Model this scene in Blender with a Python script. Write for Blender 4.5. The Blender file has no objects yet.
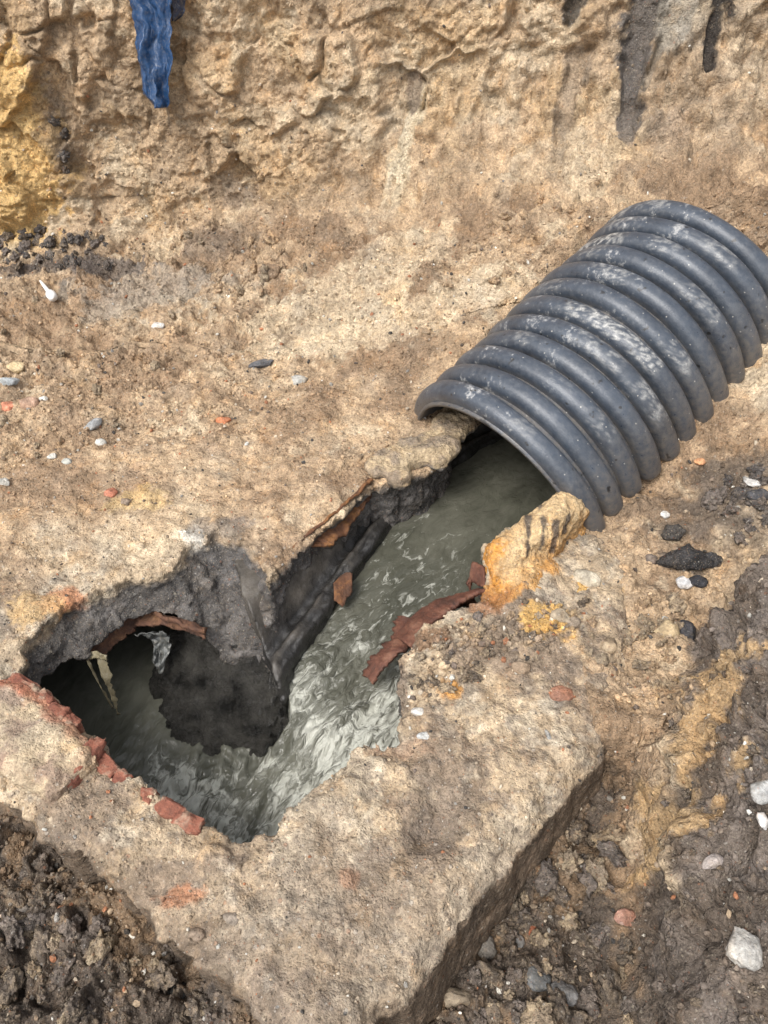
import bpy, bmesh, math, random
import numpy as np
import openvdb as vdb
from mathutils import Vector, Matrix
S = bpy.context.scene
COL = S.collection
F32 = np.float32
R = math.radians

# ---------------------------------------------------------------- camera, sky, sun, exposure
CAM_H, PITCH, FPX = 2.1, R(44), 804.0
cam = bpy.data.cameras.new("camera"); camo = bpy.data.objects.new("camera", cam); COL.objects.link(camo)
camo.location = (0, 0, CAM_H); camo.rotation_euler = (R(90) - PITCH, 0, 0)
cam.sensor_fit = 'VERTICAL'; cam.sensor_height = 24.0; cam.lens = 24.0 * FPX / 1024
cam.clip_start = 0.05; cam.clip_end = 500
S.camera = camo
SUN_EL, SUN_AZ = R(57), R(-140)      # azimuth of the sun seen from the pit, clockwise from +Y
w = bpy.data.worlds.new("World"); S.world = w; w.use_nodes = True
nt = w.node_tree; bg = nt.nodes['Background']
sky = nt.nodes.new('ShaderNodeTexSky'); sky.sky_type = 'NISHITA'; sky.sun_disc = False
sky.sun_elevation = SUN_EL; sky.sun_rotation = SUN_AZ; sky.dust_density = 4; sky.air_density = 1.0; sky.ozone_density = 1.0
hs = nt.nodes.new('ShaderNodeHueSaturation'); hs.inputs['Saturation'].default_value = 0.30
nt.links.new(sky.outputs[0], hs.inputs['Color']); nt.links.new(hs.outputs[0], bg.inputs[0])
bg.inputs[1].default_value = 0.15
sl = bpy.data.lights.new("sun", 'SUN'); sl.energy = 1.35; sl.angle = R(24); sl.color = (1, .965, .915)
so = bpy.data.objects.new("sun", sl); COL.objects.link(so)
sd = Vector((math.sin(SUN_AZ) * math.cos(SUN_EL), math.cos(SUN_AZ) * math.cos(SUN_EL), math.sin(SUN_EL)))
so.rotation_euler = sd.to_track_quat('Z', 'Y').to_euler(); so.location = (0, 0, 8)
S.view_settings.view_transform = 'Standard'; S.view_settings.look = 'None'
S.view_settings.exposure = 0.78; S.view_settings.gamma = 1
S.cycles.max_bounces = 5; S.cycles.use_denoising = True

rng = np.random.default_rng(7); random.seed(7)

# ---------------------------------------------------------------- helpers: pixels to places, noise, meshes
CP, SP = math.cos(PITCH), math.sin(PITCH)
def ray(px, py):
    u = (px - 384) / FPX; v = (512 - py) / FPX
    return np.array([u, CP + v * SP, -SP + v * CP])
def P(px, py, z=0.0):
    d = ray(px, py); t = (z - CAM_H) / d[2]
    return np.array([d[0] * t, d[1] * t, z])
def P2(px, py, z=0.0): return P(px, py, z)[:2]

_pr = np.random.default_rng(11)
_perm = _pr.permutation(4096).astype(np.int64)
_g = _pr.normal(size=(4096, 3)); _g = (_g / np.linalg.norm(_g, axis=1, keepdims=True)).astype(F32)
def _h(i, j, k, seed): return _perm[(_perm[(_perm[(i + seed * 131) & 4095] + j) & 4095] + k) & 4095]
def perlin(p, seed=0):
    p = np.asarray(p, F32); i = np.floor(p).astype(np.int64); f = p - i
    u = f * f * f * (f * (f * 6 - 15) + 10); r = 0
    for a in (0, 1):
        wx = u[:, 0] if a else 1 - u[:, 0]
        for b in (0, 1):
            wy = u[:, 1] if b else 1 - u[:, 1]
            for c in (0, 1):
                wz = u[:, 2] if c else 1 - u[:, 2]
                g = _g[_h(i[:, 0] + a, i[:, 1] + b, i[:, 2] + c, seed)]
                r = r + wx * wy * wz * (g[:, 0] * (f[:, 0] - a) + g[:, 1] * (f[:, 1] - b) + g[:, 2] * (f[:, 2] - c))
    return r * 1.6
def fbm(p, sc, octs=4, seed=0, gain=.5, ridge=False):
    r = 0; a = 1; p = np.asarray(p, F32) / F32(sc)
    for o in range(octs):
        n = perlin(p * (2.03 ** o) + o * 7.31, seed + o)
        if ridge: n = .5 - np.abs(n) * 2 * .9
        r = r + a * n; a *= gain
    return r
def facet(p, sc, seed=0, tilt=1.0):
    """broken-clod relief: every cell of a jittered lattice carries its own tilted plane; also returns the gap to the next cell"""
    p = np.asarray(p, F32) / F32(sc); i0 = np.floor(p).astype(np.int64)
    n = len(p); d1 = np.full(n, 9, F32); d2 = np.full(n, 9, F32); hh = np.zeros(n, F32); idc = np.zeros(n, np.int64)
    for a in (-1, 0, 1):
        for b in (-1, 0, 1):
            for c in (-1, 0, 1):
                q = i0 + (a, b, c); h = _h(q[:, 0], q[:, 1], q[:, 2], seed)
                ctr = q + .5 + .42 * _g[h]; v = p - ctr; d = np.einsum('ij,ij->i', v, v)
                g = _g[(h * 7 + 13) & 4095]
                m = d < d1
                d2 = np.where(m, d1, np.minimum(d2, d)); d1 = np.where(m, d, d1)
                hh = np.where(m, g[:, 0] * .8 + tilt * np.einsum('ij,ij->i', g, v), hh); idc = np.where(m, h, idc)
    return hh, np.sqrt(d2) - np.sqrt(d1), idc
def ss(a, b, x):
    t = np.clip((x - a) / (b - a), 0, 1); return t * t * (3 - 2 * t)
def polysd(xy, poly):
    """signed distance to a polygon in plan, negative inside"""
    poly = np.asarray(poly, float); x = xy[:, 0]; y = xy[:, 1]; d = np.full(len(x), 1e9); ins = np.zeros(len(x), bool)
    for k in range(len(poly)):
        a = poly[k]; b = poly[(k + 1) % len(poly)]; e = b - a
        t = np.clip(((x - a[0]) * e[0] + (y - a[1]) * e[1]) / (e @ e), 0, 1)
        d = np.minimum(d, (x - a[0] - t * e[0]) ** 2 + (y - a[1] - t * e[1]) ** 2)
        c = (a[1] > y) != (b[1] > y)
        ins ^= c & (x < (b[0] - a[0]) * (y - a[1]) / (b[1] - a[1] + 1e-12) + a[0])
    return np.where(ins, -1, 1) * np.sqrt(d)
def segd(xy, a, b):
    a = np.asarray(a, float); e = np.asarray(b, float) - a; l = e @ e
    t = np.clip(((xy - a) @ e) / l, 0, 1); return np.sqrt((((xy - a) - t[:, None] * e) ** 2).sum(1)), t

def mesh(name, V, Fc, mat=None, col=None, smooth=True, parent=None, uv=None):
    V = np.asarray(V, F32); Fc = np.asarray(Fc, np.int32); k = Fc.shape[1]
    me = bpy.data.meshes.new(name)
    me.vertices.add(len(V)); me.vertices.foreach_set('co', V.ravel())
    me.loops.add(Fc.size); me.loops.foreach_set('vertex_index', Fc.ravel())
    me.polygons.add(len(Fc)); me.polygons.foreach_set('loop_start', np.arange(0, Fc.size, k, dtype=np.int32))
    me.polygons.foreach_set('use_smooth', np.full(len(Fc), smooth))
    me.update(calc_edges=True); me.validate()
    if col is not None:
        a = me.color_attributes.new('Col', 'FLOAT_COLOR', 'POINT')
        c = np.ones((len(V), 4), F32); c[:, :3] = col; a.data.foreach_set('color', c.ravel())
    if uv is not None:
        a = me.attributes.new('flow', 'FLOAT_VECTOR', 'POINT'); a.data.foreach_set('vector', np.asarray(uv, F32).ravel())
    if mat: me.materials.append(mat)
    o = bpy.data.objects.new(name, me); COL.objects.link(o)
    if parent: o.parent = parent
    return o
def tag(o, label=None, cat=None, group=None, kind=None):
    if label: o['label'] = label
    if cat: o['category'] = cat
    if group: o['group'] = group
    if kind: o['kind'] = kind
    return o
def empty(name, loc, label, cat, group=None):
    o = bpy.data.objects.new(name, None); COL.objects.link(o); o.location = loc; o.empty_display_size = .05
    return tag(o, label, cat, group)
def gridf(nr, nc):
    i = np.arange(nr - 1)[:, None] * nc + np.arange(nc - 1)[None]
    return np.stack([i, i + 1, i + 1 + nc, i + nc], -1).reshape(-1, 4)
def vnormals(V, Fc):
    q = V[Fc]; n = np.cross(q[:, 2] - q[:, 0], q[:, -1] - q[:, 1]) if Fc.shape[1] == 4 else np.cross(q[:, 1] - q[:, 0], q[:, 2] - q[:, 0])
    N = np.zeros_like(V)
    for k in range(Fc.shape[1]):
        for c in range(3): N[:, c] += np.bincount(Fc[:, k], n[:, c], len(V))
    return N / (np.linalg.norm(N, axis=1, keepdims=True) + 1e-9)
def sdfmesh(fn, lo, hi, vox):
    """polygonise fn(points)->signed distance"""
    lo = np.array(lo, float); n = np.ceil((np.array(hi) - lo) / vox).astype(int) + 1
    ax = [lo[k] + vox * np.arange(n[k]) for k in range(3)]
    A = fn(ax[0], ax[1], ax[2]).astype(F32)
    for k in range(3):                     # close the solid at the box walls
        sl_ = [slice(None)] * 3
        for e in (0, -1): sl_[k] = e; A[tuple(sl_)] = np.maximum(A[tuple(sl_)], vox * .5)
    A = np.clip(A, -vox * 3, vox * 3)
    g = vdb.FloatGrid(vox * 3); g.copyFromArray(A)
    p, q = g.convertToQuads(0.0)
    V = p.astype(np.float64) * vox + lo; q = q[:, ::-1].astype(np.int64)
    N = vnormals(V, q)
    # orientation check against the field gradient
    s = np.random.default_rng(0).integers(0, len(V), 200); e = vox
    def at(pt): 
        i = np.clip(np.round((pt - lo) / vox).astype(int), 0, n - 1); return A[i[:, 0], i[:, 1], i[:, 2]]
    if (at(V[s] + N[s] * e * 1.5) - at(V[s] - N[s] * e * 1.5)).sum() < 0: q = q[:, ::-1]; N = -N
    return V, q, N

# ---------------------------------------------------------------- node materials
class NT:
    def __init__(s, name):
        s.m = bpy.data.materials.new(name); s.m.use_nodes = True; s.t = s.m.node_tree; s.b = s.t.nodes['Principled BSDF']; s.out = s.t.nodes['Material Output']
    def n(s, typ, **kw):
        x = s.t.nodes.new('ShaderNode' + typ)
        for k, v in kw.items():
            if k.startswith('i_'): s.set(x.inputs[k[2:].replace('_', ' ')], v)
            else: setattr(x, k, v)
        return x
    def set(s, sock, v):
        if isinstance(v, bpy.types.NodeSocket): s.t.links.new(v, sock)
        else: sock.default_value = v
    def noise(s, vec, sc, det=6, rough=.6, dist=0):
        return s.n('TexNoise', i_Vector=vec, i_Scale=sc, i_Detail=det, i_Roughness=rough, i_Distortion=dist).outputs['Fac']
    def math(s, op, a, b=0.0, c=0.0, clamp=False):
        x = s.n('Math', operation=op); x.use_clamp = clamp
        s.set(x.inputs[0], a); s.set(x.inputs[1], b); s.set(x.inputs[2], c); return x.outputs[0]
    def ramp(s, f, stops, interp='LINEAR'):
        x = s.n('ValToRGB'); x.color_ramp.interpolation = interp; e = x.color_ramp.elements
        while len(e) < len(stops): e.new(.5)
        for k, (p, c) in enumerate(stops):
            e[k].position = p; e[k].color = (c if isinstance(c, tuple) else (c, c, c)) + (1,)
        s.set(x.inputs[0], f); return x.outputs[0]
    def mix(s, f, a, b, mode='MIX'):
        x = s.n('Mix', data_type='RGBA', blend_type=mode)
        s.set(x.inputs[0], f); 
        for sock, v in ((x.inputs[6], a), (x.inputs[7], b)):
            s.set(sock, v if isinstance(v, bpy.types.NodeSocket) else tuple(v) + (1,))
        return x.outputs[2]
    def maprange(s, v, a, b, c=0., d=1.):
        return s.n('MapRange', i_Value=v, i_From_Min=a, i_From_Max=b, i_To_Min=c, i_To_Max=d).outputs[0]
    def bump(s, h, st=.5, dist=.01, nrm=None):
        x = s.n('Bump', i_Height=h, i_Strength=st, i_Distance=dist)
        if nrm: s.set(x.inputs['Normal'], nrm)
        return x.outputs[0]

def soil_mat(name, rough=.93, speck=1.0, bump=1.0, worldpos=True, wet=0.0):
    s = NT(name)
    pos = s.n('NewGeometry').outputs['Position'] if worldpos else s.n('TexCoord').outputs['Object']
    colr = s.n('Attribute', attribute_name='Col').outputs['Color']
    n1 = s.noise(pos, 14, 4, .65); n2 = s.noise(pos, 75, 3, .7)
    v = s.math('MULTIPLY', s.maprange(n1, .3, .7, .66, 1.34), s.maprange(n2, .3, .7, .66, 1.34))
    vv = s.n('CombineColor'); [s.set(vv.inputs[k], v) for k in range(3)]
    c = s.mix(1.0, colr, vv.outputs[0], 'MULTIPLY')
    # warm/cool drift
    c = s.mix(s.maprange(s.noise(pos, 5.3, 3, .6), .5, .72, 0, .5), c, s.mix(1, c, (.80, .90, 1.05), 'MULTIPLY'))
    c = s.mix(s.maprange(s.noise(pos, 9.1, 3, .6), .54, .7, 0, .5), c, s.mix(1, c, (1.12, .94, .72), 'MULTIPLY'))
    warp = s.n('VectorMath', operation='ADD', i_0=pos) if False else None
    hs_ = []
    for sc, lim, seedoff, amt in ((58, .30, 0, .75), (125, .34, 3.3, .8), (260, .36, 9.1, .7)):
        vo = s.n('TexVoronoi', i_Scale=float(sc), i_Randomness=1.0)
        ad = s.n('VectorMath', operation='ADD'); s.set(ad.inputs[0], pos); ad.inputs[1].default_value = (seedoff, seedoff * 2, 0); s.set(vo.inputs['Vector'], ad.outputs[0])
        sep = s.n('SeparateColor'); s.set(sep.inputs[0], vo.outputs['Color'])
        m = s.math('MULTIPLY', s.maprange(vo.outputs['Distance'], lim + .08, lim - .02), s.math('GREATER_THAN', sep.outputs[1], .60 if sc < 100 else .45))
        m = s.math('MULTIPLY', m, amt * speck, clamp=True)
        pal = s.ramp(sep.outputs[0], [(0, (.05, .042, .036)), (.22, (.13, .10, .075)), (.45, (.30, .225, .15)), (.62, (.20, .17, .14)), (.76, (.46, .40, .30)), (.91, (.34, .12, .05)), (.95, (.62, .58, .52))], 'CONSTANT')
        c = s.mix(m, c, s.mix(.55, s.mix(1, pal, colr, 'MULTIPLY') if False else pal, colr))
        hs_.append(s.math('MULTIPLY', m, .8 / (sc / 58)))
    s.set(s.b.inputs['Base Color'], c)
    s.set(s.b.inputs['Roughness'], rough); s.b.inputs['Specular IOR Level'].default_value = .25
    h = s.math('ADD', s.math('MULTIPLY', s.noise(pos, 30, 4, .6), 1.1), s.math('MULTIPLY', s.noise(pos, 170, 3, .65), .5))
    for sc_, am_ in ((50., .55), (125., .34)):
        vc = s.n('TexVoronoi', i_Scale=sc_); wn = s.n('TexNoise', i_Scale=sc_ * .6, i_Detail=2.0); s.set(wn.inputs['Vector'], pos)
        wm = s.n('VectorMath', operation='MULTIPLY_ADD'); s.set(wm.inputs[0], wn.outputs['Color']); wm.inputs[1].default_value = (1.0 / sc_,) * 3; s.set(wm.inputs[2], pos)
        s.set(vc.inputs['Vector'], wm.outputs[0]); cs = s.n('SeparateColor'); s.set(cs.inputs[0], vc.outputs['Color'])
        h = s.math('ADD', h, s.math('MULTIPLY', s.math('MULTIPLY', s.maprange(vc.outputs['Distance'], .62, .1), cs.outputs[2]), am_))
    for x in hs_: h = s.math('ADD', h, s.math('MULTIPLY', x, .5))
    s.set(s.b.inputs['Normal'], s.bump(h, 1.0, .012 * bump))
    return s.m
M = {}
M['soil'] = soil_mat('soil', speck=.75)
M['concrete'] = soil_mat('weathered_concrete', rough=.88, speck=.8, bump=.7)
M['stone'] = soil_mat('stone', rough=.85, speck=.5, bump=.45)
M['clod'] = soil_mat('clod', rough=.95, speck=1.0, bump=1.0)

def wet_mat(name, base, base2, rlo, rhi, bump=.01, sc=40, tide=None):
    s = NT(name); pos = s.n('NewGeometry').outputs['Position']
    n = s.noise(pos, 9, 8, .65); n2 = s.noise(pos, sc, 8, .7)
    c = s.mix(s.maprange(n, .35, .65), base, base2)
    c = s.mix(s.maprange(n2, .58, .72, 0, .5), c, (.20, .19, .18))
    if tide is not None:      # black grease line left by the running water
        sx = s.n('SeparateXYZ'); s.set(sx.inputs[0], pos); c = s.mix(s.maprange(s.math('ADD', sx.outputs[2], s.math('MULTIPLY', n, .06)), tide + .04, tide, 0, .85), c, (.018, .018, .018))
    s.set(s.b.inputs['Base Color'], c); s.set(s.b.inputs['Roughness'], s.maprange(n2, .3, .7, rlo, rhi))
    s.b.inputs['Specular IOR Level'].default_value = .6
    s.set(s.b.inputs['Normal'], s.bump(s.math('ADD', n2, s.math('MULTIPLY', s.noise(pos, 130, 6, .7), .5)), 1, bump))
    return s.m
M['sludge'] = wet_mat('wet_sludge', (.040, .036, .031), (.130, .114, .094), .03, .28, .006, 20, tide=-.205)
M['slime'] = wet_mat('black_slime', (.014, .0135, .012), (.10, .094, .082), .03, .20, .05, 20)
def rust_mat(name, a, b, c_, rough=.75):
    s = NT(name); pos = s.n('NewGeometry').outputs['Position']
    n = s.noise(pos, 16, 8, .65, .4); n2 = s.noise(pos, 70, 6, .7)
    c = s.ramp(n, [(.3, a), (.5, b), (.68, c_)]); c = s.mix(s.maprange(n2, .5, .7, 0, .7), c, (.05, .03, .022))
    s.set(s.b.inputs['Base Color'], c); s.set(s.b.inputs['Roughness'], rough)
    s.set(s.b.inputs['Normal'], s.bump(s.math('ADD', n, n2), .9, .008)); return s.m
M['rust'] = rust_mat('rusted_steel', (.055, .028, .018), (.13, .055, .025), (.27, .12, .035))
M['darkrust'] = rust_mat('dark_rust', (.05, .028, .02), (.13, .060, .034), (.22, .115, .055), .8)
M['redrust'] = rust_mat('red_oxide', (.045, .022, .016), (.13, .048, .028), (.21, .10, .06), .6)
M['brick'] = rust_mat('red_brick', (.15, .055, .038), (.27, .10, .062), (.40, .31, .22), .95)

# ---------------------------------------------------------------- the corrugated half pipe's frame (fitted to the photograph)
PC = np.array([.504, 2.485, -.119]); PYAW, PSL, PR, PPI = .738, .319, .505, .110; PAR, PAL = 1.426, 1.473
AXD = np.array([math.cos(PYAW) * math.cos(PSL), math.sin(PYAW) * math.cos(PSL), math.sin(PSL)])
SIDE = np.array([math.sin(PYAW), -math.cos(PYAW), 0]); UPV = np.cross(SIDE, AXD)

# ---------------------------------------------------------------- plan shapes (metres; P() turns a pixel into its place)
HOLE_BACK = [(8, 670), (28, 640), (52, 617), (75, 601), (100, 587), (130, 576), (160, 570), (178, 564), (190, 541), (214, 531), (245, 538), (264, 556), (267, 580),
             (290, 548), (332, 512), (372, 479), (400, 474), (436, 460), (452, 440), (462, 420)]
HOLE_FRONT = [(487, 545), (486, 575), (487, 600), (455, 612), (425, 628), (404, 655), (403, 690), (408, 718), (398, 744), (366, 745), (338, 768), (300, 800), (276, 829),
              (240, 840), (200, 827), (168, 803), (128, 778), (100, 757), (90, 735), (60, 715), (40, 690), (15, 680)]
HOLE = [P2(*a) for a in HOLE_BACK] + [(.30, 2.80), (1.05, 3.50), (1.45, 3.15), (.80, 2.45), (.60, 2.22)] + [P2(*a) for a in HOLE_FRONT]
PITH = [P2(*a) for a in HOLE_BACK[:13]] + [P2(285, 690)] + [P2(240, 840), P2(200, 827), P2(128, 778), P2(90, 735), P2(40, 690)]
SLAB = [P2(*a) for a in [(604, 752), (560, 797), (520, 842), (455, 925), (400, 1004), (372, 1044)]] + [(-.10, .385)] + \
       [P2(*a) for a in [(262, 1028), (240, 1000), (196, 958), (150, 925), (118, 893), (80, 858), (40, 832), (0, 797)]] + \
       [(-1.5, 1.42), (-1.9, 2.2), (-1.3, 2.6), (-.4, 2.75), (.0, 3.1), (.3, 2.95), (.28, 2.7), (.9, 1.95), (.8, 1.55), (.71, 1.32)]
GULLY = [(.60, 1.24), P2(632, 760, -.1), P2(640, 850, -.1), P2(636, 920, -.2), (.60, .3), (.62, -1.2), (-3.4, -1.2), (-3.4, 1.9), (-1.35, 1.22), (-.9, 1.1), (-.2, .72), (.25, 1.02), (.5, 1.22)]
MOUND = [(.62, -1.2), (.58, .2), P2(640, 985, -.1), P2(644, 870, -.1), P2(652, 770, -.05), P2(676, 690), P2(700, 628), P2(735, 600), P2(775, 560), (2.2, 2.1), (5, 2.4), (5, -1.2)]
RIM_IN = [P2(*a) for a in [(30, 700, -.15), (47, 688, -.15), (62, 668, -.15), (88, 653, -.15), (108, 634, -.15), (130, 619, -.15), (152, 615, -.16), (172, 621, -.18), (200, 632, -.22), (235, 654, -.28), (262, 672, -.33), (280, 696, -.35)]] + [P2(*a) for a in [(300, 745), (345, 770), (240, 850), (128, 785), (90, 742), (15, 684)]]
def wallbase(x): return 4.42 - .30 * ss(-.7, .5, x) + .06 * np.sin(x * 1.3 + .6) + .05 * np.sin(x * 3.1)
def floor_z(xy):
    x, y = xy[:, 0], xy[:, 1]
    s = (x - .49) * AXD[0] / math.cos(PSL) + (y - 2.47) * AXD[1] / math.cos(PSL)
    t = s * math.tan(PSL)
    z = np.where(t > 0, np.sqrt(t * t + .0009) - .0, np.abs(t) * 0 + .03 * np.exp(t / .03)) 
    z = np.minimum(z, .75 + .1 * (z - .75)) - .02
    z = z + .035 * ss(1.9, 4.2, y)
    z = z - .07 * ss(.5, 0, np.hypot(x - 1.05, (y - 2.35)))     # seat beside the pipe's near end
    dm = polysd(xy, MOUND); z = z + np.where(dm < 0, .46 * (1 - np.exp(dm / .40)) + .07 * ss(0, -.07, dm), 0) * ss(-1.2, .9, y) + .05 * ss(.0, -.06, dm)
    dg = polysd(xy, GULLY)
    z = z * ss(-.04, .08, dg) + (1 - ss(-.04, .08, dg)) * (-.31 + .10 * ss(.5, 1.2, y) * ss(.2, .5, x))
    return z, dm, dg

# ---------------------------------------------------------------- ground colours (linear base colours)
TAN = np.array([.45, .325, .205]); BROWN = np.array([.27, .185, .115]); DARK = np.array([.115, .090, .070]); GREYB = np.array([.165, .135, .112]); YEL = np.array([.55, .34, .115])
ORNG = np.array([.50, .25, .07]); COAL = np.array([.042, .040, .042]); PALE = np.array([.56, .45, .31])
def lerp(a, b, t): return a * (1 - t[:, None]) + b * t[:, None]
def blob(xy, c, r, wob):   # soft irregular patch round c
    d = np.hypot((xy[:, 0] - c[0]) / r[0], (xy[:, 1] - c[1]) / r[1]); return ss(1.15, .75, d + wob)
def ground_colour(X):
    n1 = fbm(X, .55, 5, 21); n2 = fbm(X, .16, 5, 31, .6); n3 = fbm(X, .05, 3, 41, .6)
    xy = X[:, :2]; y = X[:, 1]; x = X[:, 0]
    c = lerp(np.tile(TAN, (len(X), 1)), BROWN, ss(-.25, .45, n1 + .6 * n2 - .05))
    c = lerp(c, PALE, .75 * ss(.12, .5, -n1 + .5 * n2))
    # greyer, grittier floor on the left
    L = ss(.1, -.9, x) * ss(4.3, 3.6, y) * ss(2.0, 2.6, y); c = lerp(c, BROWN * 1.25, L * ss(-.35, .25, n2 + .4 * n3) * .75)
    wob = .5 * n2 + .25 * n3
    for (px, py, z, rx, ry, colr, a) in GPATCH:
        q = P2(px, py, z); c = lerp(c, np.array(colr), a * blob(xy, q, (rx, ry), wob))
    dm = polysd(xy, MOUND) + .05 * n2 - .01; dg = polysd(xy, GULLY) + .04 * n2
    c = lerp(c, lerp(np.tile(GREYB, (len(X), 1)), DARK, ss(-.2, .35, n2 + .5 * n1)), ss(.015, -.035, dm))
    c = lerp(c, lerp(np.tile(DARK * .95, (len(X), 1)), BROWN * .75, ss(-.1, .45, n2 + .4 * n3)), ss(.03, -.06, dg))  # gully soil, its colour darkened to deepen the trench's shade
    # yellow clay seam along the mound's foot
    d, t = segd(xy, P2(700, 690), P2(656, 850, -.05)); c = lerp(c, np.array([.50, .33, .16]), .7 * ss(.07, .025, d + .08 * n2 + .04 * n3))
    return c
GPATCH = [  # px, py, z, radius x, radius y, colour, amount
    (70, 262, .05, .42, .14, COAL * 1.6, .75), (215, 255, .05, .25, .16, DARK * 1.3, .5), (150, 290, .05, .42, .22, (.27, .24, .20), .6),
    (330, 330, .0, .40, .26, PALE, .7), (400, 300, .05, .3, .2, PALE, .5), (385, 345, .0, .35, .12, PALE, .6),
    (700, 500, .1, .22, .12, DARK * 1.1, .8), (740, 470, .15, .22, .12, DARK, .8), (690, 548, .05, .10, .07, COAL * 1.5, .7), (750, 520, .1, .2, .1, DARK, .6),
    (90, 520, 0, .5, .1, TAN * 1.05, .5), (640, 470, .1, .16, .2, BROWN * 1.05, .5), (660, 600, 0, .16, .12, TAN, .6),
    (570, 600, 0, .16, .12, YEL * .95, .9), (545, 640, 0, .12, .09, YEL, .7), (450, 380, 0, .1, .3, TAN * .9, .5), (620, 650, 0, .2, .15, TAN * 1.05, .6),
]
# ---------------------------------------------------------------- ground and cut bank: one sheet, split at the foot of the bank
WSL = R(76)                       # slope of the cut bank
def wallpix(px, py):              # place on the smooth bank face
    d = ray(px, py); x = 0
    for _ in range(8):
        yb = float(wallbase(np.array([x]))[0]); zb = float(floor_z(np.array([[x, yb]]))[0][0])
        k = 1 / math.tan(WSL); t = (yb + k * (CAM_H - zb)) / (d[1] - k * d[2]); x = d[0] * t
    return np.array([x, CAM_H + d[2] * t])
STREAKS = [ # a, b, width, depth, colour, amount
    ((652, -30), (620, 128), .095, .055, (.095, .086, .080), .9), ((730, -30), (706, 66), .055, .08, (.035, .032, .031), .95), ((584, -30), (570, 24), .06, .05, (.05, .045, .04), .9),
    ((577, 62), (548, 158), .06, .03, (.24, .19, .14), .7), ((420, 90), (378, 238), .045, -.02, (.55, .47, .33), .7), ((416, 78), (412, 108), .05, .03, (.15, .11, .08), .8),
    ((70, -30), (78, 80), .035, .02, (.30, .22, .14), .5), ((212, 140), (218, 215), .035, .015, (.22, .16, .10), .5), ((668, 30), (640, 90), .03, .02, (.20, .17, .13), .6), ((560, 130), (535, 175), .04, .015, (.30, .23, .15), .5), ((395, 150), (352, 262), .025, -.015, (.56, .47, .33), .6),
    ((700, -30), (668, 40), .12, .02, (.30, .27, .22), .7), ((166, 100), (168, 135), .012, .02, (.1, .08, .06), .6), ((480, 60), (440, 170), .05, .02, (.42, .31, .19), .5)]
def build_ground():
    ud = np.linspace(-1, 1, 640); uo = np.array([1.06, 1.2, 1.6, 2.4, 4, 8, 20])
    U = np.concatenate([-uo[::-1], ud, uo])
    t0 = np.concatenate([[-30, -15, -8, -4, -2.2, -1.2, -.5, -.1], np.arange(.12, 3.3, .0064)])
    FL = 3.3                                       # floor rows run to here; above, rows follow the bank
    na = 165; nw = 250
    nr = len(t0) + na + nw + 7; nc = len(U)
    X = np.zeros((nr, nc)); Y = np.zeros((nr, nc)); Z = np.zeros((nr, nc)); NY = np.zeros((nr, nc)); NZ = np.ones((nr, nc)); wt = np.zeros((nr, nc))
    n0 = len(t0)
    for r in range(n0): X[r] = U * (.95 + .43 * max(t0[r], .1)); Y[r] = t0[r]
    zz, _, _ = floor_z(np.stack([X[:n0].ravel(), Y[:n0].ravel()], 1)); Z[:n0] = zz.reshape(n0, nc)
    Xw = U * (.95 + .43 * 4.2); yb = wallbase(np.clip(Xw, -8, 8)); zb, _, _ = floor_z(np.stack([Xw, yb], 1)); rad = .30 + .42 * ss(-.7, .4, Xw)
    talus = .10 * np.exp(-((Xw - .9) / .9) ** 2)
    for r in range(na + nw + 7):
        R_ = n0 + r
        X[R_] = Xw * min(1, .965 + .035 * (r / 30)) if r < 30 else Xw
        a0 = rad * math.tan(WSL / 2)
        if r < na:
            f = (r + 1) / na; half = .62
            if f < half:                             # straight floor up to the fillet
                g = f / half; Y[R_] = FL + g * (yb - a0 - FL); 
                q = floor_z(np.stack([X[R_], Y[R_]], 1))[0]; Z[R_] = q * (1 - g) + (zb) * g
            else:
                g = (f - half) / (1 - half) * WSL
                Y[R_] = yb - a0 + rad * math.sin(g); Z[R_] = zb + rad * (1 - math.cos(g)); NY[R_] = -math.sin(g); NZ[R_] = math.cos(g)
                wt[R_] = ss(0, WSL, g)
        else:
            k = r - na; l = (min(k, nw) + 1) * .0080
            yy = yb + a0 * math.cos(WSL) + l * math.cos(WSL); z2 = zb + a0 * math.sin(WSL) + l * math.sin(WSL)
            if k >= nw: e = [.05, .2, .6, 2, 6, 15, 40][k - nw]; yy = yy + e; z2 = z2 + .02 * min(e, 3); NY[R_] = 0; NZ[R_] = 1
            else: NY[R_] = -math.sin(WSL); NZ[R_] = math.cos(WSL); wt[R_] = 1
            Y[R_] = yy; Z[R_] = z2
    V = np.stack([X, Y, Z], -1).reshape(-1, 3); wt = wt.ravel(); N = vnormals(V, gridf(nr, nc)); N *= np.sign(N[:, 2:3] + 1e-6)
    dense = (np.abs(V[:, 0]) < 3.6) & (V[:, 1] < 6) & (V[:, 1] > -.3)
    # relief
    xy = V[:, :2]; xz = V[:, [0, 2]]
    _, dm, dg = floor_z(xy)
    rough_f = .55 + .9 * ss(.05, -.1, dg) + .8 * ss(.03, -.05, dm) + .9 * ss(3.0, 3.6, V[:, 1] - .2 * V[:, 0]) + .55 * ss(.55, .95, V[:, 0]) + .35 * ss(0, -1.2, V[:, 0]) * ss(2.0, 2.6, V[:, 1])
    def on(mask, fn, *arrs):
        o = np.zeros(len(V), F32); i = np.where(mask)[0]; o[i] = fn(*[a_[i] for a_ in arrs]); return o
    f = .055 * fbm(V, .8, 3, 1) * (1 - .5 * wt)
    wrp = V + .05 * np.stack([perlin(V / .12, 61), perlin(V / .12, 62), perlin(V / .12, 63)], 1)
    h1, g1, _ = facet(wrp, .085, 3); h2, g2, _ = facet(wrp, .034, 4)
    fl_ = wt < .999
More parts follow.
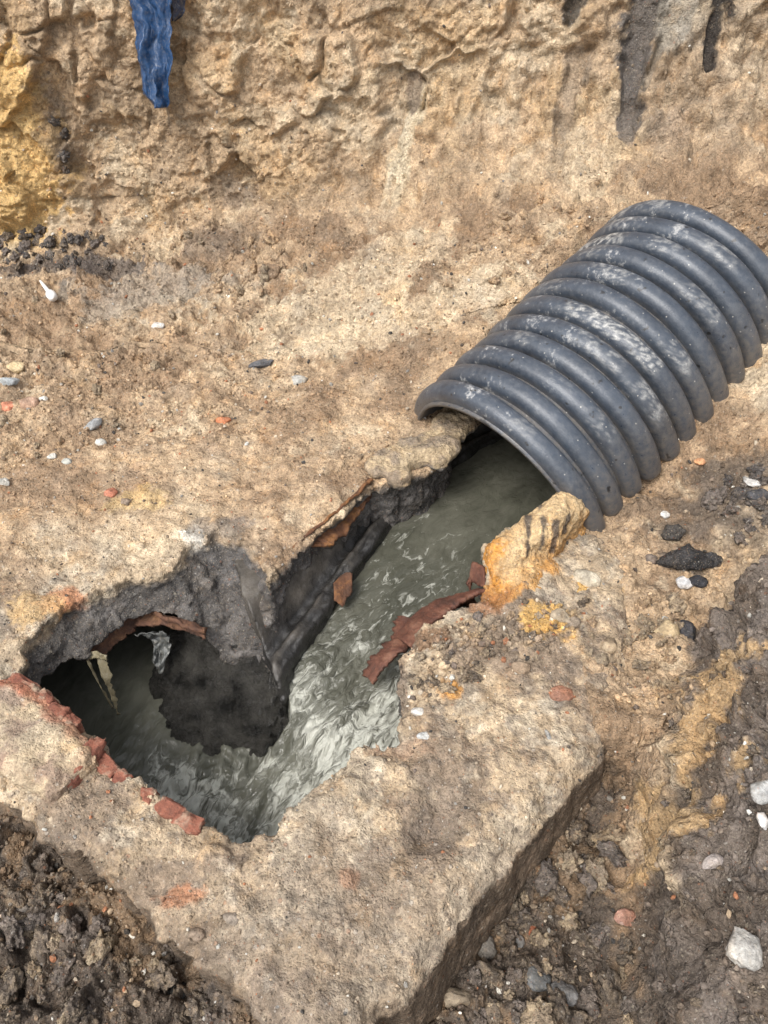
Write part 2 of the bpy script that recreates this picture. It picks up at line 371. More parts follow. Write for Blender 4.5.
    f += rough_f * on(fl_, lambda v: .030 * fbm(v, .17, 5, 5, .58), V)
    big = ss(.05, -.1, dg)
    f += on(dm < .02, lambda v: (lambda q_: .055 * q_[0] * ss(0, .2, q_[1]) - .02 * (1 - ss(0, .15, q_[1])))(facet(v + .08 * np.stack([perlin(v / .2, 67), perlin(v / .2, 68), perlin(v / .2, 69)], 1), .24, 7)), V) * ss(.0, -.1, dm)
    f += on(dg < .1, lambda v: (lambda q_: .045 * q_[0] * ss(0, .25, q_[1]) - .02 * (1 - ss(0, .2, q_[1])))(facet(v + .06 * np.stack([perlin(v / .15, 64), perlin(v / .15, 65), perlin(v / .15, 66)], 1), .16, 6)), V) * big
    lump = rough_f * (.011 * h1 * ss(0, .25, g1) + .0075 * h2 * ss(0, .25, g2) - .006 * (1 - ss(0, .15, g1)))
    f += lump * (1 - wt) + .5 * lump * wt
    wi = np.where(wt > 0)[0]; v = V[wi]
    Vs = v * (1, 1, .8) + .12 * np.stack([perlin(v / .35, 71), perlin(v / .3, 72), perlin(v / .3, 73)], 1) + .03 * np.stack([perlin(v / .07, 74), perlin(v / .07, 75), perlin(v / .07, 76)], 1)
    b1, c1_, _ = facet(Vs * (1, .6, 1.2), .26, 8, 1.3); b2, c2_, _ = facet(Vs * (1, .6, 1.4), .11, 9, 1.2); b3, c3_, _ = facet(Vs * (1, .6, 1.2), .055, 10, 1.2)
    rid = fbm(v * (1.4, 1, .55), .33, 5, 13, .55, ridge=True)
    lo = ss(1.1, .1, v[:, 2] + .15 * perlin(v / .4, 77))          # lower face is smoother, washed
    sm_ = ss(-.1, .35, fbm(v, .5, 3, 16)); bank = .062 * b1 * ss(0, .10, c1_) + .016 * b2 * ss(0, .14, c2_) * (1 - .3 * lo) * (1 - .5 * sm_) + .008 * b3 * ss(0, .2, c3_) * (1 - .8 * sm_) + .016 * rid * (1 - .45 * lo) * (1 - .6 * sm_) + .012 * fbm(v, .06, 5, 15, .7)
    sl_ = v[:, 0] + .22 * v[:, 2] + .10 * perlin(v / .5, 83); bank += .022 * perlin(np.stack([sl_ * 9, v[:, 1], v[:, 2] * 1.3], 1), 84) * ss(-.2, .3, perlin(v / .45, 85)) + .05 * perlin(np.stack([sl_ * 3.2, v[:, 1], v[:, 2] * .9], 1), 86)
    bank += .035 * perlin((v + .12 * perlin(v / .4, 81)[:, None]) * (4.5, 1, 1.1) + 5, 80) * lo
    c1 = np.ones(len(V)); c2 = np.ones(len(V)); c1[wi] = c1_; c2[wi] = c2_
    f[wi] += bank * wt[wi] + .03 * fbm(v, .35, 4, 14) * wt[wi]
    for a, b, wd, dp, c_, am in STREAKS:
        d, t = segd(xz, wallpix(*a), wallpix(*b)); wd = wd * (1 - .5 * t); d = d + .45 * wd * perlin(V / .05, 44); k = ss(wd, wd * .5, d) * wt; f = f * (1 - .75 * k) - dp * k
    # hole: the sheet dives below the slab
    dh = polysd(xy, HOLE); dh = dh - .38 * ss(1.45, 1.62, xy[:, 1]) * ss(-.36, -.5, xy[:, 0]); f = np.where(dh < .2, f * ss(.02, .2, dh), f)
    V = V + N * f[:, None]
    sdip = polysd(xy, SLAB)
    V[:, 2] -= np.where(wt < .01, .05 * ss(.17, .05, dh), 0)
    V[:, 2] = np.where((dh < .045) & (wt < .01), V[:, 2] - 1.3 * ss(.045, .0, dh), V[:, 2])
    infront = (polysd(xy, HOLE) > 0) & (sdip < -.02) & (V[:, 1] < 1.9) & (V[:, 0] < .62) & (V[:, 0] > -1.25)
    V[:, 2] = np.where(infront, np.minimum(V[:, 2], -.07), V[:, 2])
    col = ground_colour(V)
    # bank colours
    n1 = fbm(V, .5, 4, 121); n2 = fbm(V, .14, 5, 122, .6)
    cb = lerp(np.tile(TAN * 1.08, (len(V), 1)), TAN * .80, ss(-.1, .5, n1 + .5 * n2)); cb = lerp(cb, PALE, .7 * ss(.05, .45, -n1 + .6 * n2)); cb = lerp(cb, YEL * .95, .16 * ss(.1, .5, fbm(V, .35, 3, 125)))
    cr = ss(.10, .0, c1) * .5 + ss(.08, 0, c2) * .35; cb = lerp(cb, BROWN * .85, cr * .32)
    q = wallpix(20, 150); d = np.hypot((xz[:, 0] - q[0] + .25) / .52, (xz[:, 1] - q[1]) / .62); cb = lerp(cb, np.array([.60, .395, .165]), .95 * ss(1.0, .90, d + .22 * n2))
    q = wallpix(740, 60); d = np.hypot((xz[:, 0] - q[0]) / .7, (xz[:, 1] - q[1]) / .5); cb = lerp(cb, np.array([.33, .25, .17]), .5 * ss(1.2, .6, d + .3 * n2))
    for (px, py, rx, rz, c_, am) in [(52, 130, .1, .22, DARK * 1.3, .6), (66, 155, .09, .08, DARK * 1.2, .6), (240, 192, .14, .07, DARK * 1.6, .6), (660, 120, .1, .12, DARK * 1.8, .5), (690, 10, .22, .14, (.28, .25, .20), .45), (755, 120, .1, .06, ORNG * .6, .4)]:
        q = wallpix(px, py); d = np.hypot((xz[:, 0] - q[0]) / rx, (xz[:, 1] - q[1]) / rz); cb = lerp(cb, np.array(c_), am * ss(1.2, .6, d + .6 * n2))
    for a, b, wd, dp, c_, am in STREAKS:
        d, t = segd(xz, wallpix(*a), wallpix(*b)); wd = wd * (1 - .5 * t); cb = lerp(cb, np.array(c_), am * ss(wd * 1.1, wd * .75, d + .8 * wd * n2))
    col = lerp(col, cb, ss(.1, .6, wt))
    split = n0 + 100
    Fa = gridf(nr, nc); cut = (split) * (nc - 1)
    g = mesh('ground', V[:(split + 1) * nc], Fa[:cut], M['soil'], col[:(split + 1) * nc]); tag(g, kind='structure')
    b = mesh('earth_bank', V[split * nc:], Fa[cut:] - split * nc, M['soil'], col[split * nc:]); tag(b, kind='structure')
    return V, dense, (nr, nc), col
GV, GDENSE, _, GCOL = build_ground()

# ---------------------------------------------------------------- the broken concrete casing
def slab_colour(V, N):
    c = ground_colour(V * (1, 1, 0) + (0, 0, .0))
    n1 = fbm(V, .35, 5, 200); n2 = fbm(V, .10, 4, 201, .6); n3 = fbm(V, .03, 3, 202)
    xy = V[:, :2]
    top = lerp(np.tile(np.array([.41, .315, .21]), (len(V), 1)), np.array([.25, .19, .135]), ss(-.15, .4, n1 + .7 * n2)); top = lerp(top, np.array([.50, .42, .31]), .7 * ss(.1, .45, n2 - n1)); top = lerp(top, np.array([.22, .175, .135]), .5 * ss(1.0, .6, V[:, 1] + .25 * n1 + .1 * n2)); top = lerp(top, np.array([.15, .12, .095]), .55 * ss(.28, .5, n3 + .5 * n2))
    c = lerp(top, c, ss(1.75, 2.15, V[:, 1] + .25 * n1) * ss(.5, .2, V[:, 0]) )
    for (px, py, rx, ry, c_, a) in [(60, 600, .09, .05, (.42, .16, .07), .7), (30, 610, .1, .08, (.5, .34, .16), .6), (140, 500, .12, .06, (.5, .35, .16), .6), (190, 535, .06, .05, (.6, .58, .52), .7), (215, 525, .13, .06, (.16, .14, .12), .6),
                                    (300, 470, .2, .1, BROWN, .5), (500, 590, .09, .07, ORNG, .9), (545, 620, .09, .08, YEL, .9), (430, 640, .08, .05, (.16, .08, .04), .7), (456, 690, .045, .03, ORNG, .9), (520, 560, .12, .1, ORNG, .9),
                                    (400, 680, .03, .14, (.15, .11, .08), .7), (350, 880, .03, .03, (.45, .19, .09), .6), (400, 745, .1, .04, (.40, .26, .17), .5), (266, 600, .03, .06, (.24, .10, .05), .7), (300, 640, .2, .03, (.3, .2, .1), .0), (340, 890, .2, .1, (.25, .20, .15), .5), (430, 830, .07, .06, DARK * 1.3, .7), (180, 890, .07, .03, (.42, .17, .08), .6), (480, 600, .1, .06, (.25, .1, .04), .6), (700, 640, .1, .1, TAN, .5)]:
        c = lerp(c, np.array(c_), a * blob(xy, P2(px, py), (rx, ry), .5 * n2 + .3 * n3))
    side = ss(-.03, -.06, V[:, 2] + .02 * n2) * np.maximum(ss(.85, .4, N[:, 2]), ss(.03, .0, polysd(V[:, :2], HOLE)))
    # the faces below the crust: black-grey old concrete round the pit, mud brown with painted recess shade along the outer edge
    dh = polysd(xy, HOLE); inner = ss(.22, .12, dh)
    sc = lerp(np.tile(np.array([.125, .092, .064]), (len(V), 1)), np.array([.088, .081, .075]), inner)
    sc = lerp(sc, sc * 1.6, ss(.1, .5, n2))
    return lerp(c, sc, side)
def slab_field(ax, ay, az):
    gx, gy = np.meshgrid(ax, ay, indexing='ij'); xy = np.stack([gx.ravel(), gy.ravel()], 1); P3 = np.c_[xy, xy[:, 0] * 0]
    wob = .016 * fbm(P3, .14, 4, 300) + .012 * fbm(P3, .045, 3, 305)
    rightedge = ss(.0, .1, xy[:, 0]) * ss(1.4, 1.2, xy[:, 1]); ds = polysd(xy, SLAB) + wob * (1.5 - 1.0 * rightedge); dh = polysd(xy, HOLE) + wob; dr = polysd(xy, RIM_IN) + wob * 1.2
    back = ss(1.45, 1.62, xy[:, 1]) * ss(-.33, -.42, xy[:, 0])           # the thick broken rim behind the pit
    rimd = .155 + .20 * ss(-.80, -.52, xy[:, 0])
    top = -.004 + .022 * fbm(P3, .45, 3, 310) + .012 * fbm(P3, .12, 3, 311) + .06 * ss(.9, 1.9, xy[:, 0])
    # rise where loose stuff is piled on the concrete beside the channel, dip to the left-hand block
    def hump(px, py, r, h): q = P2(px, py); return h * np.exp(-(((xy[:, 0] - q[0]) / r) ** 2 + ((xy[:, 1] - q[1]) / r) ** 2))
    top += hump(455, 650, .12, .03) + hump(520, 560, .13, .05) - hump(430, 830, .05, .045) - hump(440, 800, .04, .02) - hump(380, 950, .1, .02) - hump(150, 880, .08, .04) - hump(215, 935, .06, .03) + hump(560, 660, .15, .02)
    top += -.02 * ss(.06, 0, dh) * (1 - back) - .05 * ss(-.10, 0.01, ds) ** 2 + .010 * fbm(P3, .05, 3, 313)
    A = []
    for z in az:
        dep = -z
        g_ = back * np.clip((dep - .045) / (.105 + .19 * ss(-.80, -.52, xy[:, 0])), 0, 1) ** 1.1; inner = dh * (1 - g_) + dr * g_ + 0 * dh - back * .36 * ss(rimd, rimd + .025, dep) - (1 - back) * (-.012 + .02 * ss(.04, .10, dep))     # solid where positive
        outer = ds + (.03 * (1 - rightedge)) * ss(.04, .12, dep) - .10 * dep * rightedge
        bot = -.36 - z
        A.append(np.maximum.reduce([z - top, outer, -inner, bot + 0 * ds]).reshape(gx.shape))
    return np.stack(A, 2)
V, q, N = sdfmesh(slab_field, (-2.0, .3, -.40), (1.05, 3.2, .16), .0085)
h1, g1, _ = facet(V + .02 * np.stack([perlin(V / .06, 261), perlin(V / .06, 262), perlin(V / .06, 263)], 1), .05, 15); h2, g2, _ = facet(V, .022, 16)
sidef = ss(.9, .5, N[:, 2]); inr = np.maximum(ss(.2, .1, polysd(V[:, :2], HOLE)), 0)
sidef = np.maximum(sidef, .8 * ss(.02, -.01, polysd(V[:, :2], HOLE))); amp = .48 + .70 * sidef * (.4 + .6 * inr); amp *= 1 - .5 * ss(-.05, -.1, V[:, 2]) * sidef * (1 - inr)
V = V + N * (amp * (.010 * fbm(V, .07, 4, 210, .6) + .0065 * h1 * ss(0, .2, g1) + .0035 * h2 * ss(0, .2, g2)))[:, None]
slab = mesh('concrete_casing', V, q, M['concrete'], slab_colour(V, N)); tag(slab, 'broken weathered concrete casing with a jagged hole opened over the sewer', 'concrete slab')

# ---------------------------------------------------------------- solid odds and ends by signed distance
def blobby(name, prims, mat, colf, label=None, cat=None, vox=.006, pad=.05, amp=.008, sm=.02, parent=None, kind=None, cut=None, fs=.05, pw=3):
    """smooth union of (centre, radii, yaw) ellipsoids, roughened"""
    lo = np.min([np.array(c) - max(r) for c, r, _ in prims], 0) - pad; hi = np.max([np.array(c) + max(r) for c, r, _ in prims], 0) + pad
    def fn(ax, ay, az):
        X, Y, Z = np.meshgrid(ax, ay, az, indexing='ij'); D = None
        for c, r, yaw in prims:
            ca, sa = math.cos(yaw), math.sin(yaw); dx, dy = X - c[0], Y - c[1]
            u = np.abs((dx * ca + dy * sa) / r[0]); v_ = np.abs((-dx * sa + dy * ca) / r[1]); w_ = np.abs((Z - c[2]) / r[2])
            d = ((u ** pw + v_ ** pw + w_ ** pw) ** (1 / pw) - 1) * min(r)
            D = d if D is None else np.minimum(D, d) - np.maximum(sm - np.abs(D - d), 0) ** 2 / (4 * sm)
        if cut: D = np.maximum(D, cut(X, Y, Z))
        return D
    V, q, N = sdfmesh(fn, lo, hi, vox)
    h1, g1, _ = facet(V, fs, 31); h2, g2, _ = facet(V, fs * .4, 32)
    V = V + N * (amp * (1.6 * fbm(V, .09, 4, 410, .6) + .8 * h1 * ss(0, .2, g1) + .35 * h2 * ss(0, .2, g2)))[:, None]
    if name == 'slime_heap': V = V + N * (.022 * np.abs(fbm(V * (1, .5, 1), .07, 4, 470, .6)) - .008)[:, None]
    o = mesh(name, V, q, mat, colf(V, N), parent=parent)
    if label: tag(o, label, cat)
    if kind: tag(o, kind=kind)
    return o
def two(a, b, seed=0, sc=.12): return lambda V, N: lerp(np.tile(np.array(a, float), (len(V), 1)), np.array(b, float), ss(-.25, .35, fbm(V, sc, 4, 500 + seed, .6)))

# bench of sludge and old mortar along the left of the channel
BENCH = [P2(283, 700, -.3), P2(296, 672, -.3), P2(345, 600, -.3), P2(400, 520, -.28), P2(462, 462, -.25), (1.1, 3.35), (1.0, 3.7), (.5, 3.4), (-.15, 2.62), (-.58, 2.12), (-.50, 1.86)]
def bench_field(ax, ay, az):
    gx, gy = np.meshgrid(ax, ay, indexing='ij'); xy = np.stack([gx.ravel(), gy.ravel()], 1); P3 = np.c_[xy, xy[:, 0] * 0]
    wob = fbm(P3, .16, 3, 330); d = polysd(xy, BENCH) + .008 * wob
    wl = polysd(xy, BENCH[:6] + [(2.5, 4), (-3, 5), (-3, 1.5)]); win = -wl       # distance in from the water side
    top = -.315 + .075 * ss(.0, .03, win) + .015 * wob + .02 * ss(.04, .055, win) - .02 * ss(.06, .085, win) + .16 * ss(.08, .22, win) + .10 * ss(.2, .3, win)
    top = np.minimum(top, -.085 + .01 * wob)
    return np.stack([np.maximum(z - top, d + .06 * ss(-.25, -.4, z * 1.0) * 0).reshape(gx.shape) for z in az], 2)
V, q, N = sdfmesh(bench_field, (-.75, 1.45, -.72), (1.3, 3.8, .05), .0085)
V = V + N * ((.0035 + .009 * ss(-.21, -.25, V[:, 2])) * fbm(V @ np.array([[.64, -.77, 0], [.77, .64, 0], [0, 0, 1.]]) * (.35, 1, 1), .07, 5, 430, .6))[:, None]
bench = mesh('sludge_bench', V, q, M['sludge']); tag(bench, 'wet grey black sludge bench sloping down to the left of the running water', 'sludge bank')

# slimy heap inside the pit
blobby('slime_heap', [((-.55, 1.95, -.50), (.30, .26, .22), .3), ((-.63, 1.74, -.60), (.28, .30, .19), 0), ((-.44, 1.74, -.52), (.17, .26, .22), 0)], M['slime'], two((.02, .02, .02), (.05, .05, .05)),
       'black slimy heap inside the pit beside the falling water', 'sludge heap', vox=.008, amp=.012, sm=.10, fs=.06, pw=2)
# pit lining behind and round the pool (dark, under the slab)
def lining(ax, ay, az):
    gx, gy = np.meshgrid(ax, ay, indexing='ij'); xy = np.stack([gx.ravel(), gy.ravel()], 1)
    d = np.hypot((xy[:, 0] + .78) / 1.0, (xy[:, 1] - 1.62) / .85) - .72
    d2 = np.maximum(np.abs(d - .04) - .035, -(polysd(xy, HOLE)) - 9)
    ch = polysd(xy, [(-.5, 1.1), (-.62, 1.5), (-.2, 2.3), (.5, 2.9), (.9, 2.4), (.2, 1.0)])
    return np.stack([np.maximum.reduce([d2, -ch, z + .19 + 0 * d, -.75 - z + 0 * d]).reshape(gx.shape) for z in az], 2)
V, q, N = sdfmesh(lining, (-1.7, 1.45, -.76), (.1, 2.5, -.15), .012)
V = V + N * (.02 * fbm(V, .1, 4, 433))[:, None]
li = mesh('pit_lining', V, q, M['slime']); tag(li, 'dark slimed lining wall of the pit under the broken rim', 'pit wall')

# concrete tongue the pipe rests on, and the yellow lump under its right foot
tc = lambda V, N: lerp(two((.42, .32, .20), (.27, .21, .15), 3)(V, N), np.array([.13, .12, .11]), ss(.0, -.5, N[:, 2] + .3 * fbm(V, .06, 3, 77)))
a = P(368, 474, .03); b = P(455, 432, .03); yaw = math.atan2(b[1] - a[1], b[0] - a[0]); mid = (a + b) / 2
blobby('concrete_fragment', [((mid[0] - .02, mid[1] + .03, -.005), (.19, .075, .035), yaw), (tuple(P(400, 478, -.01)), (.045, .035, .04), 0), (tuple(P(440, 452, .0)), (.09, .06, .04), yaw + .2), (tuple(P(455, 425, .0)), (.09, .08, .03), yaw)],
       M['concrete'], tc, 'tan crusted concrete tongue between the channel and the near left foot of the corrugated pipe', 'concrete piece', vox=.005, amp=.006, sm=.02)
def yc(V, N):
    n = fbm(V, .07, 4, 560, .6); c = lerp(np.tile(np.array([.50, .36, .20]), (len(V), 1)), ORNG, ss(.12, -.10, V[:, 2] - .02 + .08 * n)); c = lerp(c, np.array([.50, .22, .04]), ss(.42, .36, V[:, 0] + .03 * n) * .8)
    for px, py, l in ((545, 545, .07), (557, 538, .09), (534, 560, .06), (572, 545, .05)):
        a_ = P(px, py, .10); d, _ = segd(V[:, [0, 2]], (a_[0], .13), (a_[0] - .01, .13 - l)); c = lerp(c, COAL, .85 * ss(.013, .004, d + .008 * n))
    return c
blobby('yellow_lump', [((.62, 2.06, .03), (.13, .07, .12), R(42)), ((.50, 1.97, .02), (.10, .07, .085), R(35)), ((.42, 1.93, -.03), (.055, .07, .09), .2), ((.47, 1.86, -.05), (.10, .09, .08), 0)],
       M['concrete'], yc, 'upright yellow and ochre lump with black drips against the near right foot of the pipe', 'clay lump', vox=.005, amp=.008, sm=.04)

# ---------------------------------------------------------------- the old sewer pipe: rusted shell fragments
def shell(name, A, B, mat, parent=None, nu=70, nv=18, th=.010, jag=.02, amp=.006, seed=0, bow=(0, 0, 0)):
    """a bent plate lofted between two polylines, with ragged edge, bow and real thickness"""
    A = np.array(A, float); B = np.array(B, float)
    def res(L, n):
        s_ = np.r_[0, np.cumsum(np.linalg.norm(np.diff(L, axis=0), axis=1))]; t = np.linspace(0, s_[-1], n); return np.stack([np.interp(t, s_, L[:, k]) for k in range(3)], 1)
    a, b = res(A, nu), res(B, nu)
    jg = (fbm(a, .05, 5, 600 + seed, .75) - .5 * np.abs(fbm(a, .02, 3, 650 + seed)))[:, None] * jag * 1.5
    d = b - a; dn = d / (np.linalg.norm(d, axis=1, keepdims=True) + 1e-9); b = b + dn * jg; a = a - dn * jg * .4
    v = np.linspace(0, 1, nv)[None, :, None]; G = a[:, None] * (1 - v) + b[:, None] * v + np.array(bow) * (4 * v * (1 - v))
    V = G.reshape(-1, 3); Fc = gridf(nu, nv); N = vnormals(V, Fc); V = V + N * (amp * (fbm(V, .07, 4, 610 + seed) + .5 * fbm(V, .02, 3, 620 + seed)))[:, None]
    n = len(V); rim = []
    idx = np.arange(n).reshape(nu, nv); loop = np.r_[idx[0, :-1], idx[:-1, -1], idx[-1, :0:-1], idx[:0:-1, 0]]
    l2 = np.roll(loop, -1); rim = np.stack([loop, l2, l2 + n, loop + n], 1)
    V2 = np.r_[V, V - N * th]; F2 = np.r_[Fc, Fc[:, ::-1] + n, rim[:, ::-1]]
    return mesh(name, V2, F2, mat, parent=parent)
old = empty('old_sewer_pipe', (0, 0, 0), 'rusted broken remains of the old sewer pipe along the open channel and pit rim', 'old pipe')
shell('shell_fragment', [P(292, 549, -.03), P(335, 514, -.015), P(374, 481, -.005)], [P(302, 545, -.06), P(334, 545, -.10), P(366, 508, -.11), P(374, 488, -.08)], M['rust'], old, jag=.012, seed=1, bow=(-.02, .03, -.01))
shell('shell_fragment', [P(334, 582, -.20), P(345, 572, -.20), P(352, 574, -.20)], [P(334, 602, -.235), P(343, 606, -.24), P(352, 590, -.235)], M['rust'], old, nu=20, nv=10, jag=.008, seed=3)
shell('shell_fragment', [P(485, 566, -.03), P(475, 562, -.06), P(466, 584, -.12)], [P(487, 590, -.06), P(474, 580, -.1), P(470, 590, -.15)], M['redrust'], old, nu=24, nv=8, jag=.006, seed=4)
shell('shell_fragment', [P(486, 588, -.02), P(455, 604, -.02), P(425, 628, -.03), P(416, 650, -.03)], [P(478, 605, -.16), P(440, 606, -.17), P(412, 622, -.17), P(398, 640, -.18)], M['redrust'], old, th=.016, jag=.010, seed=5, bow=(-.03, .02, .01))
shell('shell_fragment', [P(416, 622, -.10), P(414, 642, -.09), P(398, 654, -.10), P(384, 668, -.12), P(372, 684, -.16)], [P(396, 616, -.15), P(392, 634, -.15), P(382, 650, -.16), P(368, 658, -.18), P(362, 676, -.21)], M['redrust'], old, nu=60, nv=12, th=.016, jag=.016, seed=6, bow=(0, 0, .015))
shell('shell_fragment', [P(86, 652, -.175), P(104, 632, -.17), P(128, 613, -.165), P(150, 612, -.165), P(168, 622, -.17), P(192, 631, -.17), P(205, 634, -.18)],
      [P(88, 662, -.22), P(106, 655, -.23), P(122, 640, -.23), P(134, 628, -.22), P(160, 624, -.20), P(190, 632, -.20), P(205, 638, -.20)], M['darkrust'], old, nu=80, nv=12, th=.018, jag=.007, amp=.010, seed=7, bow=(0, .02, 0))

# ---------------------------------------------------------------- water
def water_mat():
    s = NT('foul_water'); fl = s.n('Attribute', attribute_name='flow').outputs['Vector']; foam = s.n('Attribute', attribute_name='Col').outputs['Color']
    sep = s.n('SeparateColor'); s.set(sep.inputs[0], foam)
    st = s.n('Mapping'); s.set(st.inputs['Vector'], fl); st.inputs['Scale'].default_value = (.62, 1.2, 1)
    v = st.outputs[0]
    wn = s.n('TexNoise', i_Scale=9.0, i_Detail=3.0); s.set(wn.inputs['Vector'], v)
    wm = s.n('VectorMath', operation='MULTIPLY_ADD'); s.set(wm.inputs[0], wn.outputs['Color']); wm.inputs[1].default_value = (.14,) * 3; s.set(wm.inputs[2], v); wv = wm.outputs[0]
    a = s.noise(wv, 12, 3, .55, .5); b = s.noise(wv, 38, 3, .6, .6)
    rid = s.math('ABSOLUTE', s.math('SUBTRACT', a, .5)); line = s.maprange(rid, .045, .0)
    lineb = s.maprange(s.math('ABSOLUTE', s.math('SUBTRACT', b, .5)), .05, .0)
    f_ = sep.outputs[0]; thr = s.math('SUBTRACT', .86, s.math('MULTIPLY', f_, .36))
    ab = s.math('ADD', s.math('MULTIPLY', a, .48), s.math('MULTIPLY', b, .52))
    d_ = s.math('SUBTRACT', ab, s.math('MULTIPLY', thr, .78)); patch = s.maprange(d_, .01, .12)
    hf = s.maprange(f_, .3, .9)
    fm = s.math('ADD', s.math('MULTIPLY', patch, .75), s.math('MULTIPLY', s.math('MULTIPLY', line, s.maprange(b, .42, .6)), s.math('MULTIPLY', hf, .22)), clamp=True)
    base = s.mix(s.maprange(s.noise(wv, 7, 3), .35, .65), (.060, .060, .045), (.105, .103, .080))
    base = s.mix(s.math('MULTIPLY', sep.outputs[1], s.maprange(a, .36, .62, .15, 1)), base, (.20, .20, .165))
    c = s.mix(fm, base, (.46, .46, .40))
    s.set(s.b.inputs['Base Color'], c); s.set(s.b.inputs['Roughness'], s.maprange(fm, 0, 1, .06, .4)); s.b.inputs['IOR'].default_value = 1.33
    h = s.math('ADD', s.math('MULTIPLY', a, 1.0), s.math('MULTIPLY', b, .45)); h = s.math('ADD', h, s.math('MULTIPLY', fm, .25))
    bs = s.n('Bump', i_Height=h, i_Distance=.020); s.set(bs.inputs['Strength'], s.maprange(sep.outputs[2], 0, 1, .25, 1.0))
    s.set(s.b.inputs['Normal'], bs.outputs[0]); return s.m
M['water'] = water_mat()
FD = np.array([.64, .77]); FD /= np.linalg.norm(FD); FN = np.array([-FD[1], FD[0]]); FO = np.array([-.45, 1.2])
def channel_water():
    ns, nw = 520, 180; s = np.linspace(-.5, 3.0, ns)[:, None]; u = np.linspace(0, 1, nw)[None]
    wl = .135 + .20 * ss(.30, .47, s) + .3 * ss(1.0, 1.3, s); wr = -.50 + 0 * s; W = wl + (wr - wl) * u + 0 * s; Sx = s + 0 * u
    xy = FO + Sx[..., None] * FD + W[..., None] * FN
    z = -.300 + .025 * np.maximum(s - .45, 0) - .20 * ss(.52, -.1, s) ** 1.3 + 0 * u
    z = z - .22 * ss(.05, 0, (wl - W)) * ss(.45, .36, s)
    fl = np.stack([Sx, W, z * 0], -1).reshape(-1, 3)
    w1 = fbm(fl * (.5, 1, 1), .10, 4, 700, .55).reshape(z.shape); w2 = fbm(fl * (.7, 1, 1), .045, 4, 705, .6).reshape(z.shape)
    tur = .25 + .9 * ss(.95, .45, s)
    z = z + tur * (.020 * w1 + .008 * w2)
    V = np.concatenate([xy, z[..., None]], -1).reshape(-1, 3)
    foam = .46 + .22 * ss(.85, .35, s) + .45 * ss(-.02, -.14, W) * ss(1.0, .6, s) + .2 * ss(.0, .15, W) * ss(.6, .3, s); foam = foam * ss(1.7, 1.2, s)
    milky = ss(.8, .2, s) * .8 + 0 * u
    col = np.stack([np.clip(foam, 0, 1) + 0 * u, milky, tur + 0 * u], -1).reshape(-1, 3)
    return tag(mesh('water', V, gridf(ns, nw)[:, ::-1], M['water'], col, uv=fl), 'grey green foaming water running down the channel into the pit', None, kind='structure')
channel_water()
def pool():
    nx, ny = 240, 240; x = np.linspace(-1.7, .0, nx)[:, None] + np.zeros((1, ny)); y = np.linspace(.7, 2.5, ny)[None] + np.zeros((nx, 1)); P3 = np.stack([x, y, 0 * x], -1).reshape(-1, 3)
    ed, _ = segd(P3[:, :2], FO + .30 * FD + .15 * FN, FO - .1 * FD + .15 * FN)
    near = ss(.30, .02, ed); mid = ss(.55, .1, ed)
    z = -.500 + (.12 + mid) * (.014 * fbm(P3, .07, 4, 720) + .004 * fbm(P3, .03, 3, 722)) + .02 * near * fbm(P3, .06, 3, 723)
    front, _ = segd(P3[:, :2], P2(130, 760, -.5), P2(235, 835, -.5))
    foam = np.clip(.02 + .42 * near + .85 * ss(.16, .02, front) * ss(-.95, -.75, P3[:, 0]), 0, 1); V = P3.copy(); V[:, 2] = z
    a = P3.copy(); rot = np.array([[.3, .95], [-.95, .3]]); a[:, :2] = P3[:, :2] @ rot.T
    col = np.stack([foam, .22 + .2 * near, .2 + .6 * mid], -1)
    return tag(mesh('water', V, gridf(nx, ny), M['water'], col, uv=a), 'murky brown green pool in the bottom of the pit', None, kind='structure')
pool()

